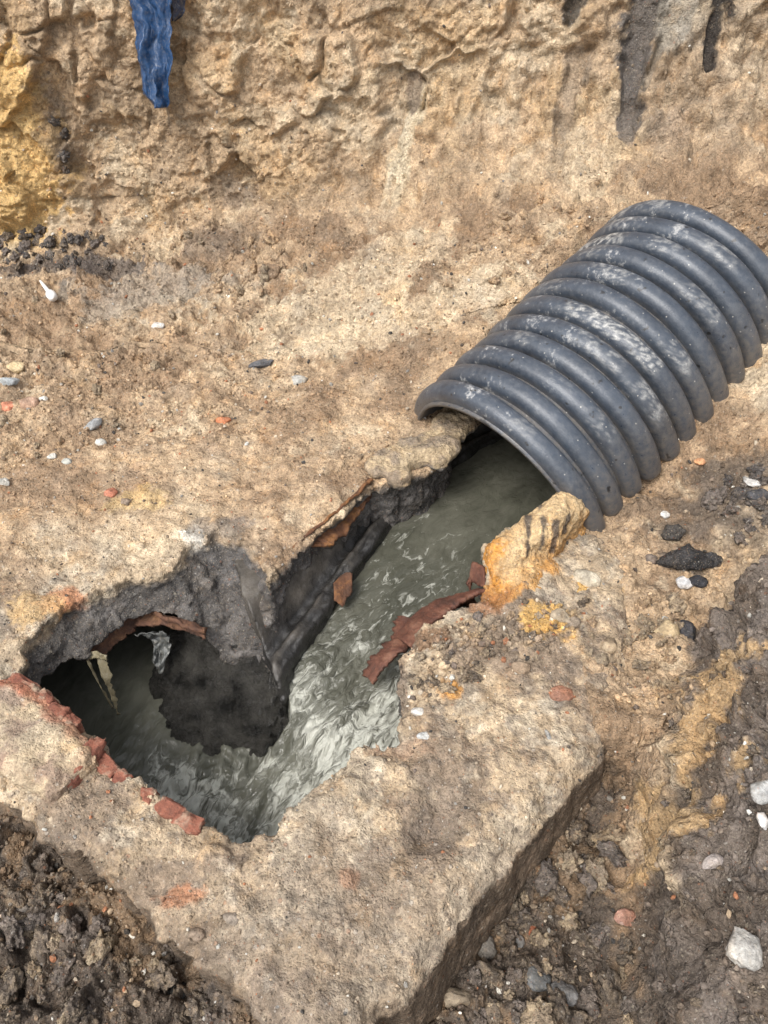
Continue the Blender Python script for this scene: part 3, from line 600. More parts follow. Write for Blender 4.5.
# ---------------------------------------------------------------- the corrugated pipe
def hdpe():
    s = NT('black_polyethylene'); ob = s.n('TexCoord').outputs['Object']; pos = s.n('NewGeometry').outputs['Position']; at = s.n('Attribute', attribute_name='Col').outputs['Color']
    sep = s.n('SeparateColor'); s.set(sep.inputs[0], at)
    n = s.noise(pos, 7, 6, .6); n2 = s.noise(pos, 45, 8, .72); n3 = s.noise(pos, 120, 5, .7)
    c = s.mix(s.maprange(n, .3, .7), (.030, .038, .052), (.060, .074, .096))
    # pale dust film, thick smears on the crown, scratches, mud at the feet
    c = s.mix(s.maprange(n2, .45, .75, 0, .40), c, (.15, .16, .17))
    sm = s.math('MULTIPLY', s.maprange(s.math('ADD', s.math('MULTIPLY', n2, .55), s.math('MULTIPLY', n, .45)), .55, .64), sep.outputs[0], clamp=True)
    c = s.mix(s.math('MULTIPLY', sm, .75), c, (.50, .49, .47))
    sp = s.n('TexVoronoi', i_Scale=75.0); s.set(sp.inputs['Vector'], pos); sc = s.n('SeparateColor'); s.set(sc.inputs[0], sp.outputs['Color'])
    spm = s.math('MULTIPLY', s.maprange(sp.outputs['Distance'], .26, .14), s.math('GREATER_THAN', sc.outputs[0], .95)); c = s.mix(s.math('MULTIPLY', spm, .7), c, (.50, .48, .43))
    c = s.mix(s.math('MULTIPLY', sep.outputs[1], s.maprange(n2, .35, .62, .1, .9), clamp=True), c, (.15, .125, .095))
    c = s.mix(s.maprange(s.noise(pos, 26, 2, .5), .69, .73, 0, .9), c, (.015, .014, .014))
    c = s.mix(s.math('MULTIPLY', sep.outputs[2], s.maprange(n3, .35, .6, .25, 1), clamp=True), c, (.46, .45, .42))
    s.set(s.b.inputs['Base Color'], c); s.set(s.b.inputs['Roughness'], s.math('ADD', s.maprange(n2, .3, .7, .24, .52), s.math('MULTIPLY', sm, .3))); s.b.inputs['Specular IOR Level'].default_value = .7
    s.set(s.b.inputs['Normal'], s.bump(s.math('ADD', n2, s.math('MULTIPLY', n3, .6)), .5, .004)); return s.m
M['hdpe'] = hdpe()
pipe = empty('corrugated_pipe', tuple(PC), 'black ribbed corrugated plastic half pipe arched over the channel', 'pipe')
def pipe_pt(k, a, r):
    """k ribs along, angle from the crown (+ = left), radius r; relative to the pipe's origin"""
    k = np.asarray(k); a = np.asarray(a); r = np.asarray(r)
    return (AXD * PPI) * k[..., None] - SIDE * (np.sin(a) * r)[..., None] + UPV * (np.cos(a) * r)[..., None]
SCUFFS = [(11, .75, .12, .9), (11, .35, .15, .5), (10, .55, .2, .5), (9, .62, .32, 1.0), (9, .0, .12, .5), (8, .5, .15, .5), (7, .1, .15, .6), (6, .6, .15, .5), (5, -.1, .32, 1.0), (5, -.5, .25, .9), (4, -.3, .2, .5), (3, .3, .1, .4), (4, -.85, .2, .6), (0, -.3, .12, .3), (2, -.7, .15, .35), (10, -.4, .2, .4), (8, -.6, .2, .4), (6, -.75, .15, .5)]
def rib(k, name='rib'):
    na, nb = 110, 22; rr = np.random.default_rng(k + 5)
    e = .075; ar = -PAR - .02 + rr.normal() * .012; al = PAL + .01 + rr.normal() * .012
    a = np.linspace(ar, al, na); th = np.linspace(-math.pi, 0, nb) if False else np.linspace(0, math.pi, nb)
    endd = np.minimum(a - ar, al - a); cap = np.sqrt(np.clip(1 - (1 - np.clip(endd / e, 0, 1)) ** 2, 0, 1))
    # rounded-square cross-section
    cx = np.sign(np.cos(th)) * np.abs(np.cos(th)) ** .82 * .415; cz = np.abs(np.sin(th)) ** .72
    wv = .004 * np.sin(a * 2.1 + k) + .003 * np.sin(a * 5 + k * 2.3) + rr.normal() * .0015
    K = k + cx[None] * (.35 + .65 * cap[:, None]) + .02 * np.sin(a * 1.7 + k)[:, None]
    Rr = (PR - .056) + .056 * cz[None] * cap[:, None] + wv[:, None]
    A_ = a[:, None] + 0 * cx[None]
    V = pipe_pt(K, A_, Rr).reshape(-1, 3); Fc = gridf(na, nb)
    W = V + PC
    down = ss(.6, 1.35, np.abs(A_)).ravel(); crown = np.clip(ss(.75, .1, np.abs(A_ - .25)) + .45 * ss(.2, .6, perlin(W / .22, 800)).reshape(A_.shape), 0, 1).ravel()
    valley = ss(.5, .15, cz)[None] + 0 * A_
    # thick pale scuffs dragged along the crown of some ribs
    scuff = np.zeros(len(W)); crest = np.clip(cz[None] + 0 * A_, 0, 1).ravel() ** 2; aa = A_.ravel()
    for kk, a0_, w_, am_ in SCUFFS:
        if kk == k: scuff = np.maximum(scuff, am_ * ss(w_ * 1.2, w_ * .5, np.abs(aa - a0_ + .12 * perlin(W / .04, 810))) * ss(-.15, .35, fbm(W * (1, 1, 1), .022, 4, 811, .7)) * ss(.25, .8, crest))
    col = np.stack([crown, np.clip(.75 * down + .30 * valley.ravel(), 0, 1), scuff], 1)
    return mesh(name, V, Fc, M['hdpe'], col, parent=pipe)
for k in range(12): rib(k)
def liner():
    nk, na = 60, 110; k = np.linspace(-.52, 11.55, nk)[:, None]; a = np.linspace(-PAR, PAL, na)[None]; K = k + 0 * a; A_ = a + 0 * k
    V1 = pipe_pt(K, A_, PR - .052 + 0 * K).reshape(-1, 3); V2 = pipe_pt(K, A_, PR - .066 + 0 * K).reshape(-1, 3)
    Fc = gridf(nk, na); n = nk * na; idx = np.arange(n).reshape(nk, na); loop = np.r_[idx[0, :-1], idx[:-1, -1], idx[-1, :0:-1], idx[:0:-1, 0]]; l2 = np.roll(loop, -1)
    rim = np.stack([loop, l2, l2 + n, loop + n], 1)
    col = np.tile([.1, .7, 0.], (2 * n, 1)); 
    return mesh('liner', np.r_[V1, V2], np.r_[Fc, Fc[:, ::-1] + n, rim[:, ::-1]], M['hdpe'], col, parent=pipe)
liner()

q_ = PC + AXD * PPI * 9.6 - UPV * .05
blobby('light_blocker', [((float(q_[0]), float(q_[1]), float(q_[2]) + .02), (.20, .35, .30), PYAW)], M['soil'], two((.27, .185, .115), (.13, .10, .08), 5), 'unseen brown soil plug added inside the far end of the ribbed pipe to block light', 'light blocker', vox=.02, amp=.02)  # unseen plug, added to keep daylight out of the pipe

# ---------------------------------------------------------------- ray from the camera position to what is built, for placing loose things
bpy.context.view_layer.update()
def hit(px, py, dg=[None]):
    if dg[0] is None: dg[0] = bpy.context.evaluated_depsgraph_get()
    ok, loc, nrm, _, ob, _ = S.ray_cast(dg[0], Vector((0, 0, CAM_H)), Vector(ray(px, py)).normalized())
    return loc, nrm, (ob.name if ok else None)

# ---------------------------------------------------------------- rocks
def rock_mesh(name, seed, sub=3, ang=.35, mat='stone', rough=.1, flat=1.0):
    bm = bmesh.new(); bmesh.ops.create_icosphere(bm, subdivisions=sub, radius=1); V = np.array([v.co[:] for v in bm.verts]); Fc = np.array([[v.index for v in f.verts] for f in bm.faces]); bm.free()
    r = np.random.default_rng(seed)
    for _ in range(9):                                   # chop with random planes for angular faces
        n = r.normal(size=3); n /= np.linalg.norm(n); c = r.uniform(1 - ang, .97); d = V @ n; V = V - np.outer(np.maximum(d - c, 0), n)
    V = V * (1 + rough * fbm(V + seed * 3.1, .7, 4, seed, .6))[:, None]; V[:, 2] *= flat
    if sub > 3: h_, g_, _ = facet(V, .45, seed % 50); V = V * (1 + rough * .22 * h_ * ss(0, .2, g_))[:, None]
    return V, Fc
def make_rock(name, loc, size, colr, label=None, cat=None, group=None, seed=0, mat='stone', shape=(1, .8, .6), yaw=0, tilt=0, sink=.42, sub=3, ang=.4, rough=.12, parent=None, col2=None):
    V, Fc = rock_mesh(name, seed, sub, ang, rough=rough)
    V = V * np.array(shape) * size
    n = fbm(V / size, .8, 3, seed + 3); c = lerp(np.tile(np.array(colr, float), (len(V), 1)), np.array(col2 if col2 is not None else np.array(colr) * .7, float), ss(-.2, .5, n))
    o = mesh(name, V, Fc, M[mat], c, smooth=sub > 2, parent=parent)
    o.location = (loc[0], loc[1], loc[2] + size * shape[2] * (1 - 2 * sink)); o.rotation_euler = (tilt, tilt * .5, yaw)
    return tag(o, label, cat, group)
def put(name, px, py, wpx, colr, label, cat='stone', group=None, **kw):
    loc, nrm, _ = hit(px, py + wpx * .2); d = (Vector((0, 0, CAM_H)) - loc).length
    return make_rock(name, loc, wpx / 2 / FPX * d * 1.05, colr, label, cat, group, **kw)
WHITE = (.40, .385, .355); CREAM = (.58, .48, .33); GR = (.24, .24, .23); OR = (.55, .17, .06)
STONES = [
 ('stone', 587, 574, 27, (.50, .44, .34), 'cream white rounded stone just right of the yellow lump', dict(shape=(1, .62, .6), yaw=-.5, seed=3, ang=.25)),
 ('stone', 742, 943, 40, (.40, .385, .355), 'pale grey angular stone half buried low on the dark mound', dict(shape=(.8, .9, .7), seed=5, col2=(.22, .21, .2), sub=4)),
 ('stone', 762, 784, 36, (.40, .385, .355), 'white jagged stone at the right edge high on the dark mound', dict(shape=(1, .6, .6), yaw=.7, seed=8, ang=.5, sub=4)),
 ('stone', 762, 818, 15, (.6, .58, .56), 'small white chip just below the jagged white stone', dict(shape=(.6, 1, .6), seed=9)),
 ('stone', 712, 860, 22, (.40, .35, .32), 'small pinkish grey wedge-shaped stone midway down the dark mound', dict(shape=(1, .6, .7), yaw=.6, seed=10, ang=.55)),
 ('brick_chip', 224, 418, 15, (.45, .18, .09), 'orange brick chip alone on the tan floor left of centre', dict(shape=(1, .8, .5), seed=12)),
 ('slate_chip', 260, 359, 27, (.13, .13, .135), 'dark grey flat chip on the tan floor above the orange chip', dict(shape=(1, .42, .3), yaw=.45, seed=13)),
 ('stone', 17, 365, 16, (.58, .46, .28), 'cream coloured stone at the far left of the floor', dict(seed=14)),
 ('stone', 9, 378, 18, (.36, .37, .36), 'grey stone just below the cream stone at the left edge', dict(shape=(1, .6, .4), seed=15)),
 ('stone', 29, 400, 18, (.45, .29, .20), 'pinkish tan stone below the grey stone at the left', dict(seed=16)),
 ('stone', 44, 398, 9, (.6, .57, .5), 'tiny white pebble right of the pinkish tan stone', dict(seed=17)),
 ('brick_chip', 8, 404, 14, (.5, .2, .12), 'pinkish red brick chip at the left edge of the floor', dict(seed=18)),
 ('stone', 93, 421, 20, (.36, .35, .33), 'flat grey stone in the middle of the left floor', dict(shape=(1, .6, .35), yaw=.9, seed=19)),
 ('stone', 100, 441, 12, (.6, .58, .52), 'small white round pebble below the flat grey stone', dict(seed=20, ang=.15)),
 ('stone', 52, 455, 9, (.6, .58, .52), 'tiny white pebble on the left floor beside a smaller one', dict(seed=21)),
 ('stone', 67, 460, 9, (.4, .4, .36), 'tiny grey pebble right of the tiny white pebble', dict(seed=22)),
 ('stone', 4, 480, 13, (.58, .56, .5), 'white pebble cut by the left edge of the picture', dict(seed=23)),
 ('stone', 158, 324, 12, (.6, .58, .54), 'small white pebble on the grey patch of the back floor', dict(seed=24)),
 ('stone', 300, 376, 18, (.36, .35, .32), 'grey pebble right of the dark flat chip', dict(seed=25, sink=.6)),
 ('brick_chip', 112, 491, 14, (.46, .18, .11), 'dull red brick chip on the left floor near the slab', dict(seed=26)),
 ('stone', 126, 500, 12, (.24, .19, .15), 'dark brown pebble beside the dull red chip', dict(seed=27)),
 ('stone', 268, 268, 24, (.36, .25, .16), 'brown rounded clod near the foot of the bank', dict(seed=28, mat='clod')),
 ('stone', 685, 580, 17, (.55, .54, .53), 'small white grey stone touching a black pebble right of the pipe', dict(seed=29, ang=.2)),
 ('black_lump', 698, 579, 17, (.04, .04, .045), 'black pebble touching the small white grey stone', dict(seed=30)),
 ('black_lump', 685, 553, 42, (.045, .043, .043), 'largest black tarry lump on the soil right of the pipe', dict(seed=31, mat='clod', sub=4, rough=.3, shape=(1, .7, .6))),
 ('black_lump', 711, 557, 20, (.05, .048, .048), 'black lump just right of the largest black lump', dict(seed=32, mat='clod', rough=.3)),
 ('black_lump', 672, 529, 22, (.09, .08, .07), 'dark broken lump above the largest black lump', dict(seed=33, mat='clod', rough=.3)),
 ('black_lump', 686, 628, 22, (.055, .053, .056), 'black rounded stone at the top of the dark mound', dict(seed=34, shape=(.8, 1, .8), sub=4)),
 ('stone', 665, 626, 26, (.46, .35, .21), 'tan block of clay left of the black rounded stone', dict(seed=35, ang=.5)),
 ('stone', 650, 557, 14, (.15, .12, .10), 'dark brown pebble between the pipe and the largest black lump', dict(seed=36)),
 ('black_lump', 757, 492, 20, (.07, .07, .075), 'dark slate lump near the right edge below the pipe', dict(seed=37)),
 ('stone', 754, 478, 20, (.50, .48, .45), 'pale flat chip near the right edge below the pipe', dict(seed=38, shape=(1, .7, .25), yaw=-.4)),
 ('stone', 608, 644, 18, (.38, .29, .19), 'tan stone on the clay below the cream white stone', dict(seed=39)),
 ('stone', 560, 613, 20, (.40, .33, .24), 'tan and grey stone in the ochre clay below the yellow lump', dict(seed=40)),
 ('stone', 574, 620, 16, (.30, .24, .18), 'brown stone right of the tan and grey stone in the ochre clay', dict(seed=41)),
 ('stone', 521, 664, 18, (.30, .22, .15), 'brown stone on the slab below the ochre clay', dict(seed=42)),
 ('brick_chip', 560, 688, 26, (.34, .17, .11), 'reddish brown brick chip pressed into the slab', dict(seed=43, shape=(1, .7, .3), sink=.6)),
 ('stone', 548, 733, 12, (.40, .385, .355), 'thin white sliver standing on the right of the slab', dict(seed=44, shape=(.4, 1, .4), yaw=.3)),
 ('stone', 425, 733, 16, (.52, .52, .5), 'pale grey chip on the slab beside the channel mouth', dict(seed=45, shape=(1, .6, .3))),
 ('stone', 418, 710, 14, (.58, .55, .5), 'whitish chip above the pale grey chip on the slab', dict(seed=46)),
 ('black_lump', 14, 746, 15, (.05, .045, .045), 'black pebble on the brick edged block', dict(seed=47, shape=(1, .55, .4), yaw=-.4)),
 ('stone', 456, 992, 26, (.30, .24, .17), 'tan brown squarish stone at the bottom of the right gully', dict(seed=48, sub=4, ang=.5)),
 ('stone', 564, 990, 28, (.13, .125, .12), 'dark grey smooth stone in the right gully near the bottom', dict(seed=49, sub=4, shape=(1, .7, .6))),
 ('stone', 538, 974, 24, (.15, .15, .145), 'dark grey angular stone left of the smooth gully stone', dict(seed=50, ang=.5)),
 ('stone', 483, 942, 26, (.20, .18, .155), 'grey brown stone beside the slab in the right gully', dict(seed=51, ang=.5)),
 ('brick_chip', 532, 926, 18, (.42, .15, .08), 'orange red brick chip in the right gully', dict(seed=52, ang=.5, shape=(.6, 1, .5))),
 ('stone', 516, 938, 16, (.22, .215, .21), 'grey stone left of the orange red chip in the gully', dict(seed=53)),
 ('brick_chip', 626, 915, 20, (.40, .22, .16), 'pink brick chip where the right gully meets the mound', dict(seed=54, ang=.5)),
 ('stone', 175, 988, 24, (.055, .053, .05), 'black stone in the bottom left pit', dict(seed=55)),
 ('stone', 22, 905, 16, (.20, .18, .16), 'grey stone in the bottom left pit near the left edge', dict(seed=56)),
 ('stone', 610, 640, 12, (.2, .15, .1), 'small brown pebble right of the ochre clay', dict(seed=57)),
 ('stone', 664, 513, 10, (.62, .6, .56), 'tiny white chip above the dark broken lump', dict(seed=58)),
 ('brick_chip', 700, 460, 10, (.6, .3, .15), 'tiny orange chip on the soil below the pipe ribs', dict(seed=59)),
 ('stone', 232, 915, 16, (.24, .2, .16), 'grey brown pebble on the lower slab', dict(seed=60)),
 ('stone', 196, 932, 14, (.26, .2, .15), 'brown pebble near the ragged lower left slab edge', dict(seed=61)),
]
for nm, px, py, wd, c, lab, kw in STONES: put(nm, px, py, wd, c, lab, 'brick chip' if nm == 'brick_chip' else ('black lump' if nm == 'black_lump' else ('slate chip' if nm == 'slate_chip' else 'stone')), **kw)

# repeated clods: shared meshes
CL = {}
def clod_src(i, pal):
    k = (i % 7, pal)
    if k not in CL:
        V, Fc = rock_mesh('clod', 90 + i % 7, 4, .35, rough=.5); V = V * (1, .85, .7)
        c0, c1 = {'gully': ((.20, .155, .11), (.11, .088, .07)), 'dark': ((.075, .067, .063), (.15, .125, .105)), 'tan': ((.44, .315, .195), (.32, .225, .145)), 'grey': ((.19, .155, .13), (.12, .10, .085)), 'gtan': ((.36, .28, .185), (.24, .185, .13))}[pal]
        col = lerp(np.tile(np.array(c0), (len(V), 1)), np.array(c1), ss(-.2, .3, fbm(V, .6, 3, i)))
        o = mesh('soil_clod', V, Fc, M['clod'], col); CL[k] = o.data; bpy.data.objects.remove(o)
    return CL[k]
def clods(n, area, sizes, pals, label, group, seed, cat='soil clod', on=('ground', 'earth_bank'), nm_='soil_clod'):
    r = np.random.default_rng(seed); poly = np.array(area, float); lo, hi = poly.min(0), poly.max(0); i = 0; tries = 0
    while i < n and tries < n * 30:
        tries += 1; p = r.uniform(lo, hi)
        if polysd(np.array([p]), poly)[0] > 0: continue
        loc, nrm, nm = hit(*p)
        if nm is None or not nm.startswith(on): continue
        d = (Vector((0, 0, CAM_H)) - loc).length; sz = r.uniform(*sizes) / 2 / FPX * d * (.6 + .4 * r.random())
        o = bpy.data.objects.new(nm_, clod_src(r.integers(0, 7), pals[r.integers(0, len(pals))])); COL.objects.link(o)
        o.location = loc + nrm * sz * .02; o.scale = (sz * r.uniform(.8, 1.3), sz * r.uniform(.8, 1.2), sz * r.uniform(.6, 1.1)); o.rotation_euler = r.uniform(0, 6.28, 3)
        tag(o, label, cat, group); i += 1
clods(60, [(600, 790), (636, 900), (630, 1024), (400, 1024), (510, 915)], (12, 38), ('gully', 'grey', 'gully', 'gtan'), 'rough brown clod lying loose in the right gully beside the slab', 'soil clods in the right gully', 1)
clods(50, [(0, 850), (60, 880), (130, 930), (230, 1024), (0, 1024)], (12, 36), ('gully', 'grey', 'gtan'), 'rough grey brown clod lying in the bottom left pit below the slab', 'soil clods in the bottom left pit', 2)
clods(60, [(0, 238), (60, 225), (125, 240), (120, 265), (50, 275), (0, 262)], (4, 14), ('dark', 'grey', 'dark', 'gully'), 'dark clod in the black heap at the left foot of the bank', 'dark clods at the left foot of the bank', 3, nm_='dark_clod')
clods(4, [(40, 110), (62, 120), (80, 170), (60, 175)], (8, 16), ('dark',), 'dark clod stuck to the bank beside the yellow sand', 'dark clods beside the yellow sand', 4)
clods(28, [(695, 490), (768, 465), (768, 545), (735, 540), (700, 515)], (10, 24), ('dark', 'grey'), 'small dark broken lump on the soil right of the ribbed pipe', 'dark lumps right of the pipe', 5, nm_='dark_clod')
clods(30, [(600, 600), (690, 600), (670, 700), (620, 690), (590, 650)], (9, 24), ('tan', 'gtan'), 'tan clay clod on the slope between the slab and the dark mound', 'tan clods between slab and mound', 6, nm_='clay_clod')
clods(28, [(190, 215), (330, 250), (340, 300), (230, 300), (130, 262)], (7, 18), ('tan', 'gtan'), 'small tan clod at the foot of the bank behind the floor', 'tan clods at the foot of the bank', 7, nm_='clay_clod')
clods(20, [(0, 300), (190, 300), (160, 450), (0, 480)], (6, 15), ('tan', 'gtan'), 'small earth clod lying on the gritty left floor', 'earth clods on the left floor', 8)
clods(20, [(660, 700), (768, 640), (768, 1024), (650, 1024)], (6, 16), ('grey', 'grey', 'gully'), 'small grey brown clod on the dark mound', 'clods on the dark mound', 9)
clods(14, [(480, 190), (600, 190), (560, 240), (480, 310), (430, 330)], (8, 16), ('tan',), 'small tan clod on the slope behind the pipe', 'tan clods on the slope behind the pipe', 10)

clods(46, [(412, 655), (440, 640), (490, 610), (500, 650), (470, 685), (425, 700), (406, 690)], (7, 17), ('gtan', 'grey', 'gully', 'tan'), 'small rubble piece in the stony crust right of the rusty sheet', 'rubble beside the channel', 12, 'rubble', ('concrete_casing',), 'rubble_piece')
clods(22, [(500, 600), (590, 600), (600, 650), (510, 660)], (7, 16), ('gtan', 'gully', 'tan'), 'small stone piece in the ochre clay below the yellow lump', 'stones in the ochre clay', 13, 'stone', ('concrete_casing', 'ground', 'yellow'), 'small_stone')

# grit: tens of thousands of pebbles nobody could count, one object per surface
def grit(name, PT, NR, sizes, pal, seed, label, tri=20, local=None):
    r = np.random.default_rng(seed); n = len(PT); srcs = []
    for k in range(10):
        V, Fc = rock_mesh('x', 300 + k, 1 if tri == 20 else 2, .4, rough=.25); srcs.append((V * (1, .8, .6), Fc))
    VV, FF, CC = [], [], []; off = 0; pal = np.array(pal)
    which = r.integers(0, 10, n)
    for k in range(10):
        m = np.where(which == k)[0]; V, Fc = srcs[k]; c = len(m)
        q_ = r.normal(size=(c, 4)); q_ /= np.linalg.norm(q_, axis=1, keepdims=True); a, b, cc, d = q_.T
        Rm = np.stack([1 - 2 * (cc * cc + d * d), 2 * (b * cc - d * a), 2 * (b * d + cc * a), 2 * (b * cc + d * a), 1 - 2 * (b * b + d * d), 2 * (cc * d - b * a), 2 * (b * d - cc * a), 2 * (cc * d + b * a), 1 - 2 * (b * b + cc * cc)], 1).reshape(c, 3, 3)
        W = np.einsum('nij,vj->nvi', Rm, V) * sizes[m][:, None, None] + PT[m][:, None] + NR[m][:, None] * (sizes[m] * .25)[:, None, None]
        VV.append(W.reshape(-1, 3)); FF.append((Fc[None] + (np.arange(c) * len(V))[:, None, None] + off).reshape(-1, 3)); off += c * len(V)
        col = pal[r.integers(0, len(pal), c)] * r.uniform(.7, 1.2, (c, 1))
        if local is not None: lm = r.random((c, 1)) < .8; col = np.where(lm, local[m] * r.uniform(.6, 1.35, (c, 1)), col)
        CC.append(np.repeat(col, len(V), 0))
    o = mesh(name, np.concatenate(VV), np.concatenate(FF), M['stone'], np.concatenate(CC), smooth=False); tag(o, label, None, kind='stuff'); return o
PALS = [(.40, .30, .20), (.30, .22, .15), (.22, .17, .12), (.14, .11, .09), (.06, .055, .05), (.50, .42, .32), (.28, .26, .23), (.38, .17, .09), (.60, .57, .50)]
def scatter_ground(n, seed, dens, smin, smax, name, label, pal=PALS):
    r = np.random.default_rng(seed); idx = np.where(GDENSE)[0]; pick = r.choice(idx, n * 4); lc = GCOL[pick]; p = GV[pick]; p = p + r.normal(size=p.shape) * .004 * (1, 1, 0)
    m = r.random(len(p)) < dens(p); p = p[m][:n]; lc = lc[m][:n]; sz = smin + (smax - smin) * r.random(len(p)) ** 4
    return grit(name, p, np.tile([0, -.2, 1.], (len(p), 1)), sz, pal, seed, label, local=lc)
def dens(p):
    dm = polysd(p[:, :2], MOUND); dg = polysd(p[:, :2], GULLY); dh = polysd(p[:, :2], HOLE)
    d = .30 + .5 * ss(-.1, .4, fbm(p, .4, 3, 900)) + .4 * (dg < 0) + .2 * (dm < 0) + .2 * ss(0, -1, p[:, 0]) * ss(2.2, 2.6, p[:, 1])
    d = d * np.where(p[:, 2] > .6, .25, 1) * (dh > .12) ; return np.where((polysd(p[:, :2], SLAB) < -.05) & (p[:, 1] < 1.9), 0, d)
scatter_ground(42000, 41, dens, .0022, .014, 'gravel', 'fine mixed grit and small stones strewn over the pit floor and mound')
def scatter_slab():
    V = np.empty(len(slab.data.vertices) * 3, F32); slab.data.vertices.foreach_get('co', V); V = V.reshape(-1, 3); N = np.empty_like(V); slab.data.vertex_normals.foreach_get('vector', N.reshape(-1)) if False else None
    r = np.random.default_rng(9); sc_ = np.empty(len(V) * 4, F32); slab.data.color_attributes['Col'].data.foreach_get('color', sc_); sc_ = sc_.reshape(-1, 4)[:, :3]; top = np.where((V[:, 2] > -.045))[0]; pk = r.choice(top, 22000); p = V[pk]
    rub = np.zeros(len(p))
    for px, py, rr in ((440, 660, .13), (470, 640, .12), (520, 640, .14), (560, 620, .12), (415, 690, .06)): q_ = P2(px, py); rub = np.maximum(rub, ss(rr, rr * .5, np.hypot(p[:, 0] - q_[0], p[:, 1] - q_[1])))
    lc = sc_[pk]; m = r.random(len(p)) < .5 + .5 * rub; lc = lc[m]; p = p[m]; rub = rub[m]; sz = .0018 + .007 * r.random(len(p)) ** 4 + rub * .014 * r.random(len(p)) ** 2
    grit('gravel', p, np.tile([0, 0, 1.], (len(p), 1)), sz, PALS, 9, 'fine grit and stone chips stuck on the concrete casing', local=lc)
scatter_slab()

# ---------------------------------------------------------------- brick edged mortar block at the left of the pit
blk = empty('mortar_block', tuple(P(50, 740, 0)), 'brick edged mortar block at the left rim of the pit', 'masonry block')
def child_world(o, e):   # geometry was made in world coordinates
    o.parent = e; o.matrix_parent_inverse = Matrix.Translation(e.location).inverted(); return o
BLK = [P2(*a, .02) for a in [(-40, 690), (15, 681), (40, 694), (62, 716), (88, 738), (97, 762), (72, 782), (50, 798), (20, 785), (-40, 745)]]
def blk_field(ax, ay, az):
    gx, gy = np.meshgrid(ax, ay, indexing='ij'); xy = np.stack([gx.ravel(), gy.ravel()], 1); P3 = np.c_[xy, xy[:, 0] * 0]
    d = polysd(xy, BLK) + .008 * fbm(P3, .07, 4, 350); top = .048 + .014 * fbm(P3, .12, 3, 351) - .02 * ss(-.04, 0, d)
    return np.stack([np.maximum.reduce([z - top, d, -.12 - z + 0 * d]).reshape(gx.shape) for z in az], 2)
V, q, N = sdfmesh(blk_field, (-1.75, 1.0, -.14), (-.8, 1.65, .08), .006)
V = V + N * (.007 * fbm(V, .05, 4, 352, .6))[:, None]
bc = two((.46, .36, .24), (.30, .22, .16), 8)(V, N); nb = fbm(V, .05, 3, 353)
bc = lerp(bc, np.array([.40, .13, .07]), ss(.05, .02, -polysd(V[:, :2], BLK) + .02 * nb) * ss(1.05, 1.35, V[:, 1] + 0 * nb) * .7 )
child_world(mesh('mortar', V, q, M['concrete'], bc), blk)
def brick(px, py, z, lx, ly, lz, yaw, par, seed, col=((.42, .15, .08), (.28, .09, .05))):
    c = P(px, py, z); V, Fc = rock_mesh('b', seed, 4, .22, rough=.05); V = np.sign(V) * np.abs(V) ** .45; V /= np.abs(V).max(0)
    V = V * (1 + .22 * fbm(V + seed, .7, 4, seed, .6))[:, None] * np.array([lx, ly, lz]) / 2; ca, sa = math.cos(yaw), math.sin(yaw)
    V = V @ np.array([[ca, sa, 0], [-sa, ca, 0], [0, 0, 1]]); cc = two(*col, seed, .6)(V * 10, None)
    o = mesh('brick', V + c, Fc, M['brick'], cc); 
    return child_world(o, par) if par.location.length > 0 else (setattr(o, 'parent', par) or o)
ye = math.atan2(*(P2(100, 757) - P2(20, 684))[::-1])
for k, (px, py, l) in enumerate([(24, 690, .12), (44, 702, .075), (58, 716, .085), (71, 727, .06)]): brick(px - 2, py + 3, .0 - .006 * (k % 2), l, .075, .07, ye + (.2, -.15, .25, -.2)[k], blk, 20 + k)
brick(84, 764, .0, .15, .05, .07, ye + 1.75, blk, 26, ((.46, .20, .10), (.30, .12, .06)))
for k, (px, py, l, z) in enumerate([(107, 768, .085, -.028), (122, 781, .05, -.035), (172, 812, .08, -.03), (188, 824, .085, -.03), (148, 799, .05, -.035)]):
    brick(px, py, z, l, .05, .05, ye + .1 * k, slab, 30 + k, ((.38, .12, .065), (.22, .08, .05)) if k != 4 else ((.1, .08, .07), (.05, .045, .04)))

